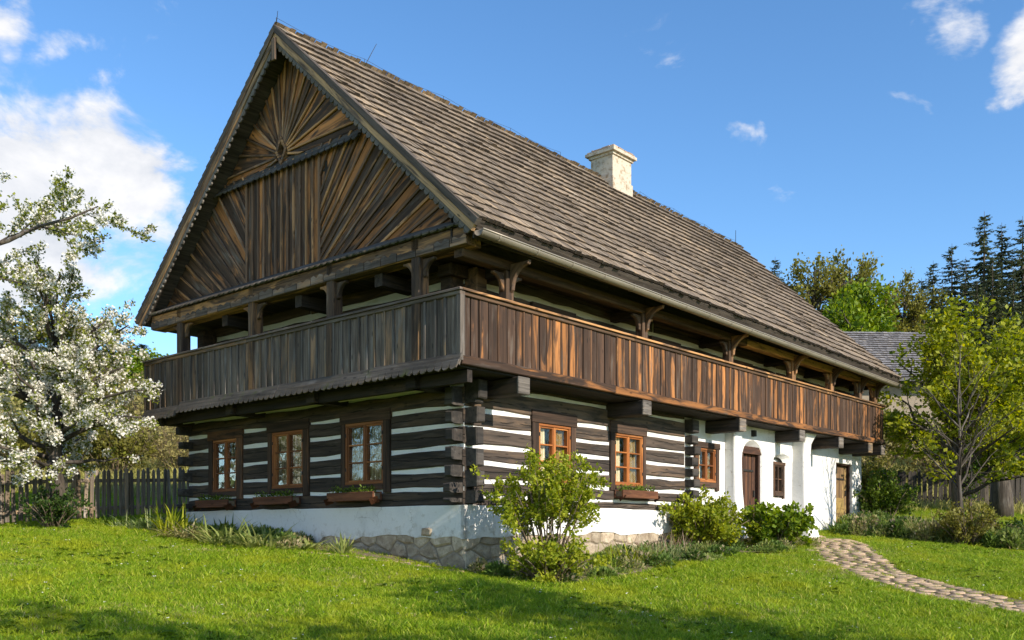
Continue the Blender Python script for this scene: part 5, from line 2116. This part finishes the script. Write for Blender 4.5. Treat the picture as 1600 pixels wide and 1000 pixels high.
flower_box(G0, -7.45, -6.25, 1.05, 'brown window box under the first gable window, farthest from the house corner')
flower_box(G0, -5.38, -4.14, 1.07, 'brown window box under the middle gable window')
flower_box(G0, -3.12, -1.88, 1.09, 'brown window box under the gable window nearest the house corner')
flower_box(L0, 4.02, 5.24, 1.20, 'brown window box on the sunny long wall beside the flowering shrub')
flower_box(L0, 1.70, 2.85, 1.16, 'brown window box on the sunny long wall hidden behind the tall shrub')

# ------------------------------------------------------------------ shrubs and bed plants


def shrub(name, X, Y, h, w, mat, seed, label, stems=14, leaf=.06, per=(60, 25), bare=.35, lean=(0, 0), cat='shrub', bark='bark_light', wid=.34, lv=((3.5, .45, .2), (6, .45, .1)), extra=None, group=None, r0=.014):
    rr = random.Random(seed)
    z = H(X, Y)
    limbs = []
    for i in range(stems):
        a = i * 2.399 + rr.uniform(-.3, .3)
        rr_ = w * math.sqrt((i + .5) / stems) * rr.uniform(.8, 1.1)
        top = Vector((math.cos(a) * rr_ + lean[0], math.sin(a) * rr_ + lean[1], h * rr.uniform(.72, 1.0) * (1 - .30 * (rr_ / w) ** 2)))
        b = Vector((math.cos(a) * rr_ * .18, math.sin(a) * rr_ * .18, -.04))
        limbs.append((limb(b, top, .05, rr, 4), r0 * rr.uniform(.7, 1.2), .004))
    return tree_obj(name, (X, Y, z), limbs, list(lv), None, mat, M[bark], label, cat=cat, seed=seed, per_m=per, size=leaf, jit=.035, f0=bare, up=.12, wid=wid, group=group)


shrub('flowering_shrub', .52, 14.25, 2.0, .95, M['leaf_yellow'], 71, 'tall airy yellow green shrub with bare upright stems at the house corner', stems=34, leaf=.060, per=(250, 100), bare=.45, lv=((3.4, .30, .18), (7, .42, .08)))
shrub('low_bush', .55, 13.75, .52, .68, M['leaf_yellow'], 72, 'low dense bush at the foot of the tall airy shrub', stems=64, leaf=.062, per=(260, 150), bare=.1)
shrub('round_bush', 3.85, 19.3, 1.05, .95, M['leaf_yellow'], 73, 'rounded yellow green bush under the log wall end', stems=60, leaf=.075, per=(220, 130), bare=.15)
shrub('dark_bush', 5.55, 19.9, .86, .86, M['leaf_bright'], 74, 'dense deep green bush in front of the arched door', stems=46, leaf=.10, per=(150, 100), bare=.12, wid=.36)
shrub('fence_bush', -9.05, 18.7, .72, .62, M['leaf_dark'], 75, 'dark green bush at the foot of the apple tree by the fence', stems=36, leaf=.065, per=(190, 100), bare=.12)
shrub('corner_shrub', 10.6, 27.0, 1.55, .80, M['leaf_mid'], 76, 'leafy shrub beside the far white end of the house', stems=32, leaf=.085, per=(130, 70), bare=.2)
shrub('bed_shrub', 10.75, 22.3, .95, .80, M['leaf_olive'], 77, 'olive shrub in the flower bed around the forked tree trunk', stems=36, leaf=.07, per=(150, 80), bare=.15)
shrub('edge_bush', 12.35, 22.6, .62, .85, M['leaf_dark'], 78, 'low dark bush with pale flecks at the lawn end of the flower bed', stems=36, leaf=.07, per=(150, 80), bare=.12)


def blades(name, X, Y, n, ln, wd, mat, seed, label, cat='plant', spread=.25, arch=.8, group=None, up=.75):
    """clump of strap leaves: each blade four bent segments"""
    rr = random.Random(seed)
    z = H(X, Y)
    root = empty(name, (X, Y, z))
    tag(root, label, cat, group)
    mb = MB()
    for i in range(n):
        a = rr.uniform(0, 6.283)
        r_ = spread * math.sqrt(rr.random())
        p = Vector((math.cos(a) * r_, math.sin(a) * r_, -.02))
        d = Vector((math.cos(a) * (1 - up) * 1.2 + rr.uniform(-.35, .35), math.sin(a) * (1 - up) * 1.2 + rr.uniform(-.35, .35), up)).normalized()
        l_ = ln * rr.uniform(.6, 1.15)
        side = Vector((-d.y, d.x, 0))
        side = side.normalized() if side.length > .01 else Vector((1, 0, 0))
        side = rot_about(side, Vector((0, 0, 1)), rr.uniform(-.5, .5))
        vs = []
        k_ = arch * rr.uniform(.4, 1.3)
        for s_ in range(5):
            u = s_ / 4
            w_ = wd * (.75 + .5 * u - 1.2 * u * u) if s_ < 4 else .001
            vs += [p - side * w_, p + side * w_]
            d = (d + Vector((d.x, d.y, 0)) * .35 * k_ - Vector((0, 0, .42 * k_ * u))).normalized()
            p = p + d * l_ / 4
        mb.add(vs, [(2 * s_, 2 * s_ + 1, 2 * s_ + 3, 2 * s_ + 2) for s_ in range(4)])
    mb.build('blades', mat, root, False)
    return root


# irises and hostas along the gable wall
blades('iris_clump', -6.15, 17.95, 100, .62, .024, M['leaf_straw'], 81, 'pale arching straw coloured clump, leftmost of the tall clumps by the gable wall', arch=1.5, spread=.34, up=.55)
blades('iris_clump', -5.2, 17.05, 130, .66, .026, M['leaf_pale'], 82, 'broad grey green iris clump under the middle gable window', arch=1.2, spread=.42, up=.6)
blades('iris_clump', -4.35, 16.5, 120, .60, .026, M['leaf_pale'], 83, 'grey green iris clump right of the broadest one by the gable wall', arch=1.1, spread=.38, up=.6)
blades('iris_clump', -6.6, 18.4, 80, .66, .022, M['leaf_yellow'], 84, 'upright yellow green clump nearest the far log corner', arch=.7, spread=.28)
blades('daylily_clump', -7.4, 19.05, 120, .46, .016, M['leaf_grey'], 85, 'low bluish leafy clump at the far corner of the gable wall', arch=1.2, spread=.6)
blades('daylily_clump', -8.1, 19.6, 90, .38, .016, M['leaf_mid'], 86, 'low green clump between the fence and the far log corner', arch=1.2, spread=.6)
blades('leafy_clump', -3.55, 16.15, 70, .42, .034, M['leaf_pale'], 87, 'broad leaved pale green clump between the irises and the small hosta', arch=1.3, spread=.34, up=.5)
blades('hosta_clump', -2.78, 15.55, 46, .38, .024, M['leaf_pale'], 88, 'small upright fresh green clump beside the foundation stones', arch=.5, spread=.13)
blades('dark_leaf_clump', -5.75, 18.3, 60, .45, .022, M['leaf_mid'], 89, 'darker green clump behind the pale straw coloured one', arch=.8, spread=.4)
# along the sunny long wall
blades('daylily_clump', 1.35, 15.0, 110, .46, .012, M['leaf_bright'], 91, 'fresh green grassy clump right of the low bush', arch=1.0, spread=.34)
blades('daylily_clump', 2.0, 15.9, 110, .50, .012, M['leaf_yellow'], 92, 'yellow green grassy clump between the low bush and the pinks', arch=1.1, spread=.36)
blades('pinks_clump', 2.75, 16.9, 150, .42, .011, M['leaf_grey'], 93, 'bluish green spiky clump left of the rounded bush', arch=.9, spread=.5)
blades('dry_stalk_clump', 2.7, 17.7, 30, .60, .005, M['flower_pink'], 94, 'thin dry flower stalks against the white plinth', arch=.25, spread=.42, up=.9)
blades('dry_stalk_clump', 3.2, 18.2, 34, .46, .008, M['flower_pink'], 95, 'faded pinkish flower stalks at the left side of the rounded bush', arch=.4, spread=.3, up=.85)
# bed at the far end
blades('daylily_clump', 8.75, 24.6, 120, .50, .020, M['leaf_mid'], 96, 'green strap leaved clump at the foot of the tree shadowed white wall', arch=1.0, spread=.42)
blades('daylily_clump', 9.4, 25.2, 100, .48, .022, M['leaf_grey'], 97, 'pale green strap leaved clump under the worn stable door', arch=1.0, spread=.4)
blades('edging_clump', 8.95, 23.75, 110, .24, .016, M['leaf_mid'], 98, 'small pale edging plant at the path end of the flower bed', arch=1.0, spread=.3)
blades('edging_clump', 8.35, 24.1, 70, .26, .018, M['leaf_yellow'], 99, 'small yellow green edging plant next to the buttress foot', arch=.9, spread=.2)
blades('edging_clump', 9.7, 23.7, 110, .26, .016, M['leaf_dark'], 101, 'dark edging plant in the middle of the flower bed front', arch=1.0, spread=.34)
blades('tall_grass_clump', 10.15, 23.2, 120, .72, .010, M['leaf_straw'], 102, 'tall straw coloured grass clump in the flower bed', arch=.55, spread=.35)
blades('edging_clump', 10.35, 22.75, 110, .28, .018, M['leaf_grey'], 103, 'bluish edging plant under the tall straw coloured grass', arch=1.0, spread=.42)
blades('edging_clump', 11.2, 22.2, 110, .30, .018, M['leaf_dark'], 104, 'dark edging plant at the lawn side of the olive shrub', arch=1.0, spread=.4)
blades('tall_grass_clump', 11.6, 22.9, 90, .62, .012, M['leaf_yellow'], 105, 'yellow green clump right of the forked tree trunk', arch=.6, spread=.4)
blades('fern_clump', 13.4, 24.4, 120, .42, .02, M['leaf_mid'], 106, 'green leafy clump on the grass under the sapling', arch=1.0, spread=.6)

# wild shrubs beyond the fences
ws = shrub('wild_bush', -13.6, 32.5, 1.9, 1.5, M['leaf_olive'], 111, 'olive wild bush beyond the picket fence, under the blossom', stems=34, leaf=.11, per=(80, 40), bare=.2, group='wild bushes beyond the fences', lv=((2.6, .45, .25), (4.5, .45, .12)))
wb = shrub('wild_bush', 13.2, 36.0, 2.2, 1.5, M['brush'], 112, 'dry brown wild bush beyond the dark fence, beside the house end', stems=34, leaf=.10, per=(22, 10), bare=.15, group='wild bushes beyond the fences', lv=((2.6, .45, .25), (4.5, .45, .12)))
for i, (s_, x, y, k, lab) in enumerate([
        (wb, -11.9, 33.6, .9, 'dry wild bush on the meadow near the house end of the picket fence'),
        (wb, -11.3, 35.2, 1.2, 'dry wild bush touching the far log corner'),
        (ws, -15.6, 31.6, 1.1, 'olive wild bush behind the apple trunk'),
        (wb, -17.6, 33.0, 1.1, 'dry wild bush at the far left behind the fence'),
        (wb, -14.2, 37.5, 1.6, 'big dry wild bush farther up the meadow behind the fence'),
        (ws, -18.0, 39.0, 1.8, 'biggest olive wild bush up the meadow at the left'),
        (ws, 14.6, 38.5, 1.6, 'olive wild bush above the dark fence, left of the forked tree'),
        (ws, -13.6, 15.4, 1.1, 'olive garden bush left of the lawn, mirrored in the nearest gable window'),
        (wb, -14.2, 17.4, 1.2, 'dry garden bush left of the apple tree, mirrored in the middle gable window'),
        (wb, 17.3, 38.0, 1.4, 'dry wild bush above the dark fence behind the forked tree'),
        (ws, 20.0, 36.0, 1.5, 'olive wild bush above the dark fence, right of the forked tree'),
        (ws, 12.3, 33.0, .8, 'small olive wild bush at the left end of the dark fence')]):
    copy_tree(s_, (x, y, H(x, y)), i * 1.7, k, lab, 'shrub', 'wild bushes beyond the fences')

# soil of the beds
def bed(pts, label):
    vs = []
    cx_ = sum(p[0] for p in pts) / len(pts)
    cy_ = sum(p[1] for p in pts) / len(pts)
    n = len(pts)
    rings = 5
    vs.append((cx_, cy_, H(cx_, cy_) + .03))
    fs = []
    for r_ in range(1, rings + 1):
        for p in pts:
            u = r_ / rings
            x, y = cx_ + (p[0] - cx_) * u, cy_ + (p[1] - cy_) * u
            vs.append((x, y, H(x, y) + (.03 if r_ < rings else -.03)))
    for k in range(n):
        fs.append((0, 1 + k, 1 + (k + 1) % n))
    for r_ in range(rings - 1):
        for k in range(n):
            a, b = 1 + r_ * n + k, 1 + r_ * n + (k + 1) % n
            fs.append((a, a + n, b + n, b))
    o = link('flower_bed', mesh_of('flower_bed', vs, fs, M['soil'], True))
    tag(o, label, 'soil', kind='structure')
    return np.array(pts)


BEDS = [bed([(8.1, 23.9), (8.8, 23.3), (9.8, 23.1), (10.3, 22.2), (11.4, 21.8), (12.6, 22.0), (13.2, 22.8), (12.4, 23.8), (11.5, 24.4), (10.4, 26.2), (9.4, 25.9)], 'brown soil of the flower bed at the far end of the house'),
        bed([(-.65, 14.35), (.4, 13.2), (1.2, 13.5), (2.0, 14.9), (3.4, 16.7), (4.6, 18.6), (6.2, 19.4), (6.6, 20.6), (5.9, 21.6), (3.6, 19.6), (1.5, 17.2), (.2, 15.8)], 'brown soil strip under the plants along the long wall'),
        bed([(-1.0, 14.72), (-2.4, 15.25), (-4.2, 16.3), (-6.4, 17.9), (-7.9, 19.2), (-7.5, 20.0), (-5.6, 19.0), (-3.2, 17.0), (-1.2, 15.3)], 'brown soil strip under the plants along the gable wall')]

def inside(poly, X, Y):
    c = np.zeros(len(X), bool)
    n = len(poly)
    for i in range(n):
        x0, y0 = poly[i]
        x1, y1 = poly[(i + 1) % n]
        cond = ((y0 > Y) != (y1 > Y))
        with np.errstate(divide='ignore', invalid='ignore'):
            xi = (x1 - x0) * (Y - y0) / (y1 - y0 if y1 != y0 else 1e-9) + x0
        c ^= cond & (X < xi)
    return c


M['leaf_mix'] = leafmat('mixed bedding leaves', [(0, (.05, .09, .02)), (.3, (.10, .17, .03)), (.55, (.17, .23, .05)), (.75, (.26, .29, .09)), (.9, (.34, .30, .14)), (1, (.50, .40, .28))], .35)


def ground_cover(poly, n_cl, per_cl, hmax, size, seed, label, keep=None):
    rng = np.random.default_rng(seed)
    lo, hi = poly.min(0), poly.max(0)
    P, A, V = [], [], []
    k = 0
    while k < n_cl:
        c = rng.uniform(lo, hi)
        if not inside([tuple(q) for q in poly], np.array([c[0]]), np.array([c[1]]))[0] or (keep and not keep(c[0], c[1])):
            continue
        k += 1
        r_ = rng.uniform(.12, .34)
        hh = hmax * rng.uniform(.35, 1.0)
        d = rand_dirs(per_cl, rng)
        d[:, 2] = np.abs(d[:, 2])
        f = rng.uniform(.55, 1.0, (per_cl, 1))
        q = d * f * np.array([r_, r_, hh])
        q[:, :2] += c
        q[:, 2] += hgt(q[:, 0], q[:, 1])
        a = unit(d + rand_dirs(per_cl, rng) * .8 + np.array([0, 0, .3])) * size * rng.uniform(.6, 1.6) * rng.uniform(.6, 1.2, (per_cl, 1))
        P.append(q), A.append(a)
        V.append(np.clip(rng.random() + rng.normal(0, .10, per_cl), 0, .999))
    P, A, V = np.concatenate(P), np.concatenate(A), np.concatenate(V)
    B = unit(np.cross(A, rand_dirs(len(P), rng))) * np.linalg.norm(A, axis=1, keepdims=True) * rng.uniform(.12, .34, (len(P), 1))
    o = link('ground_cover', leaf_mesh('ground_cover', P, A, B, M['leaf_mix'], V))
    tag(o, label, 'plants', kind='stuff')


ground_cover(BEDS[0], 150, 480, .50, .085, 5, 'mixed low bedding plants filling the flower bed at the far end of the house')
ground_cover(BEDS[1], 80, 330, .24, .06, 6, 'mixed low plants along the foot of the sunny long wall', lambda x, y: (y - 14.8) - (x + .75) * 1.05 < .2)
ground_cover(BEDS[2], 42, 300, .22, .06, 7, 'mixed low plants along the foot of the gable wall', lambda x, y: x < -3.6)

# flat edging stones on the ground by the gable wall
es = empty('edging_stones', (-1.6, 14.9, H(-1.6, 14.9)))
tag(es, 'row of flat worn edging stones in the grass below the gable wall', 'edging')
rr = random.Random(33)
for k in range(16):
    u = k / 15
    X, Y = -.85 - 2.6 * u + rr.uniform(-.04, .04), 14.45 + 1.15 * u + rr.uniform(-.05, .05)
    o = link('stone', pm[rr.randrange(14)], es)
    o.location = (X + 1.6, Y - 14.9, H(X, Y) + .01 - H(-1.6, 14.9))
    o.rotation_euler = (0, 0, rr.uniform(-.3, .3) + 2.7)
    o.scale = (rr.uniform(.2, .34), rr.uniform(.14, .22), 1)

# ------------------------------------------------------------------ grass
tufts = bpy.data.collections.new('tuft_sources')
mtufts = bpy.data.collections.new('meadow_sources')


def tuft_mesh(nb, hgt_, wd, seed, mat, spread=.05):
    rr = random.Random(seed)
    mb = MB()
    for i in range(nb):
        a = rr.uniform(0, 6.283)
        r_ = spread * math.sqrt(rr.random())
        p = Vector((math.cos(a) * r_, math.sin(a) * r_, -.01))
        l_ = hgt_ * rr.uniform(.5, 1.2)
        lean_ = Vector((rr.uniform(-1, 1), rr.uniform(-1, 1), 0)) * l_ * .85
        b = rr.uniform(0, 6.283)
        sd_ = Vector((math.cos(b), math.sin(b), 0)) * wd
        m_ = p + lean_ * .35 + Vector((0, 0, l_ * .6))
        tip = p + lean_ + Vector((0, 0, l_ * .95))
        mb.add([p - sd_, p + sd_, m_ + sd_ * .8, m_ - sd_ * .8, tip], [(0, 1, 2, 3), (3, 2, 4)])
    return mesh_of('grass_tuft', mb.v, mb.f, mat, False, mb.r)


for k in range(5):
    o = bpy.data.objects.new('grass_tuft', tuft_mesh(14, .062, .0042, 200 + k, M['grass'], .055))
    tufts.objects.link(o)
for k in range(3):
    o = bpy.data.objects.new('meadow_tuft', tuft_mesh(16, .32, .012, 300 + k, M['meadow'], .22))
    mtufts.objects.link(o)


def scatter(name, X, Y, scl, coll, label, cat):
    n = len(X)
    me = bpy.data.meshes.new(name)
    me.vertices.add(n)
    P = np.stack([X, Y, hgt(X, Y)], 1).astype(np.float32)
    me.vertices.foreach_set('co', P.ravel())
    a = me.attributes.new('scl', 'FLOAT', 'POINT')
    a.data.foreach_set('value', scl.astype(np.float32))
    a = me.attributes.new('rot', 'FLOAT_VECTOR', 'POINT')
    rt = np.stack([RN.normal(0, .12, n), RN.normal(0, .12, n), RN.uniform(0, 6.283, n)], 1).astype(np.float32)
    a.data.foreach_set('vector', rt.ravel())
    o = link(name, me)
    tag(o, label, cat, kind='stuff')
    ng = bpy.data.node_groups.new(name + '_scatter', 'GeometryNodeTree')
    ng.interface.new_socket('Geometry', in_out='INPUT', socket_type='NodeSocketGeometry')
    ng.interface.new_socket('Geometry', in_out='OUTPUT', socket_type='NodeSocketGeometry')
    gi, go = ng.nodes.new('NodeGroupInput'), ng.nodes.new('NodeGroupOutput')
    ci = ng.nodes.new('GeometryNodeCollectionInfo')
    ci.inputs['Collection'].default_value = coll
    ci.inputs['Separate Children'].default_value = True
    ci.inputs['Reset Children'].default_value = True
    ip = ng.nodes.new('GeometryNodeInstanceOnPoints')
    ip.inputs['Pick Instance'].default_value = True
    sa = ng.nodes.new('GeometryNodeInputNamedAttribute')
    sa.data_type = 'FLOAT'
    sa.inputs['Name'].default_value = 'scl'
    ra = ng.nodes.new('GeometryNodeInputNamedAttribute')
    ra.data_type = 'FLOAT_VECTOR'
    ra.inputs['Name'].default_value = 'rot'
    lk = ng.links.new
    lk(gi.outputs[0], ip.inputs['Points'])
    lk(ci.outputs[0], ip.inputs['Instance'])
    lk(ra.outputs['Attribute'], ip.inputs['Rotation'])
    lk(sa.outputs['Attribute'], ip.inputs['Scale'])
    lk(ip.outputs[0], go.inputs[0])
    md = o.modifiers.new('scatter', 'NODES')
    md.node_group = ng
    return o


def wedge(n, y0, y1, power, xm=.62):
    u = RN.random(n)
    Y = (y0 ** power + u * (y1 ** power - y0 ** power)) ** (1 / power)
    X = RN.uniform(-1, 1, n) * (Y * xm + 1.0)
    return X, Y


X, Y = wedge(150000, 7.6, 34, 1.15)
ok = np.ones(len(X), bool)
lx = (X - C0.x) * .656 + (Y - C0.y) * .7546
ly = (X - C0.x) * -.7546 + (Y - C0.y) * .656
ok &= ~((lx > -.1) & (ly > -.1) & (lx < L + .1) & (ly < W + .1))
dp = np.min(np.hypot(X[:, None] - PATH[None, ::2, 0], Y[:, None] - PATH[None, ::2, 1]), axis=1)
ok &= (dp > PW - .02) | (RN.random(len(X)) < .42)
for b, k in zip(BEDS, (.35, .55, .6)):
    ok &= ~inside(b, X, Y) | (RN.random(len(X)) < k)
X, Y, dpk = X[ok], Y[ok], dp[ok]
patch = .5 + .5 * np.sin(X * 1.7 + np.sin(Y * 1.3) * 2) * np.sin(Y * 1.9 + X * .6)
sc_ = RN.uniform(.65, 1.25, len(X)) * (.8 + .45 * patch)
sc_ *= np.where(dpk < PW, .55, 1.0) * np.where(RN.random(len(X)) < .025, 1.8, 1.0)
scatter('grass', X, Y, sc_, tufts, 'short green lawn grass around the house', 'grass')
weeds = bpy.data.collections.new('weed_sources')
thatch = bpy.data.collections.new('thatch_sources')
for k in range(4):
    rw = random.Random(400 + k)
    mb = MB()
    for i in range(11):
        a = i * 2.4 + rw.uniform(-.4, .4)
        ln = rw.uniform(.05, .10)
        d = Vector((math.cos(a), math.sin(a), rw.uniform(.25, .8))).normalized()
        sd_ = Vector((-d.y, d.x, 0)).normalized() * ln * .22
        p = Vector((0, 0, .005))
        m_ = p + d * ln * .6
        tip = p + d * ln + Vector((0, 0, -ln * .25))
        mb.add([p, m_ + sd_, tip, m_ - sd_], [(0, 1, 2, 3)])
    o = bpy.data.objects.new('weed', mesh_of('weed', mb.v, mb.f, M['leaf_bright'] if k % 2 else M['leaf_mid'], False, mb.r))
    weeds.objects.link(o)
for k in range(3):
    thatch.objects.link(bpy.data.objects.new('thatch', tuft_mesh(10, .05, .004, 500 + k, M['leaf_straw'], .07)))


def outside(X, Y):
    lx = (X - C0.x) * .656 + (Y - C0.y) * .7546
    ly = (X - C0.x) * -.7546 + (Y - C0.y) * .656
    dp = np.min(np.hypot(X[:, None] - PATH[None, ::2, 0], Y[:, None] - PATH[None, ::2, 1]), axis=1)
    return ~((lx > -.1) & (ly > -.1)) & (dp > PW)


X, Y = wedge(6500, 8, 26, 1.15)
cl_ = np.sin(X * .9 + 2 * np.sin(Y * .53)) + np.sin(Y * 1.27 + X * .71) + RN.normal(0, .5, len(X))
ok = outside(X, Y) & (cl_ > .55)
scatter('lawn_weeds', X[ok], Y[ok], RN.uniform(.6, 1.3, ok.sum()), weeds, 'broad leaved weeds and clover patches in the lawn', 'weeds')
X, Y = wedge(20000, 8, 26, 1.15)
cl_ = np.sin(X * 1.3 + 1.7 * np.sin(Y * .8 + 1)) + np.sin(Y * 1.9 - X * .5) + RN.normal(0, .5, len(X))
ok = outside(X, Y) & (cl_ > .75)
scatter('dry_grass', X[ok], Y[ok], RN.uniform(.6, 1.2, ok.sum()), thatch, 'patches of dry straw coloured grass in the lawn', 'grass')
X, Y = wedge(26000, 27, 75, 1.2, .64)
lx = (X - C0.x) * .656 + (Y - C0.y) * .7546
ly = (X - C0.x) * -.7546 + (Y - C0.y) * .656
ok = ~((lx > -.3) & (ly > -.3) & (lx < L + 1) & (ly < W + 1)) & (Y > 31 - np.clip(-X - 4, 0, 5))
X, Y = X[ok], Y[ok]
scatter('meadow_grass', X, Y, RN.uniform(.6, 1.5, len(X)), mtufts, 'dry straw coloured meadow grass on the bank beyond the fences', 'grass')
# daisies and fallen petals in the lawn
X, Y = wedge(420, 8.5, 22, 1.3)
P = np.stack([X, Y, hgt(X, Y) + .055], 1)
k = 4
P = np.repeat(P, k, 0)
A = RN.normal(0, .013, P.shape)
A[:, 2] = np.abs(A[:, 2]) * .3
B = unit(np.cross(A, RN.normal(size=P.shape))) * .006
lx = (P[:, 0] - C0.x) * .656 + (P[:, 1] - C0.y) * .7546
ly = (P[:, 0] - C0.x) * -.7546 + (P[:, 1] - C0.y) * .656
ok = ~((lx > -.1) & (ly > -.1))
o = link('daisies', leaf_mesh('daisies', P[ok], A[ok], B[ok], M['petal']))
tag(o, 'tiny white daisies scattered through the lawn', 'flowers', kind='stuff')
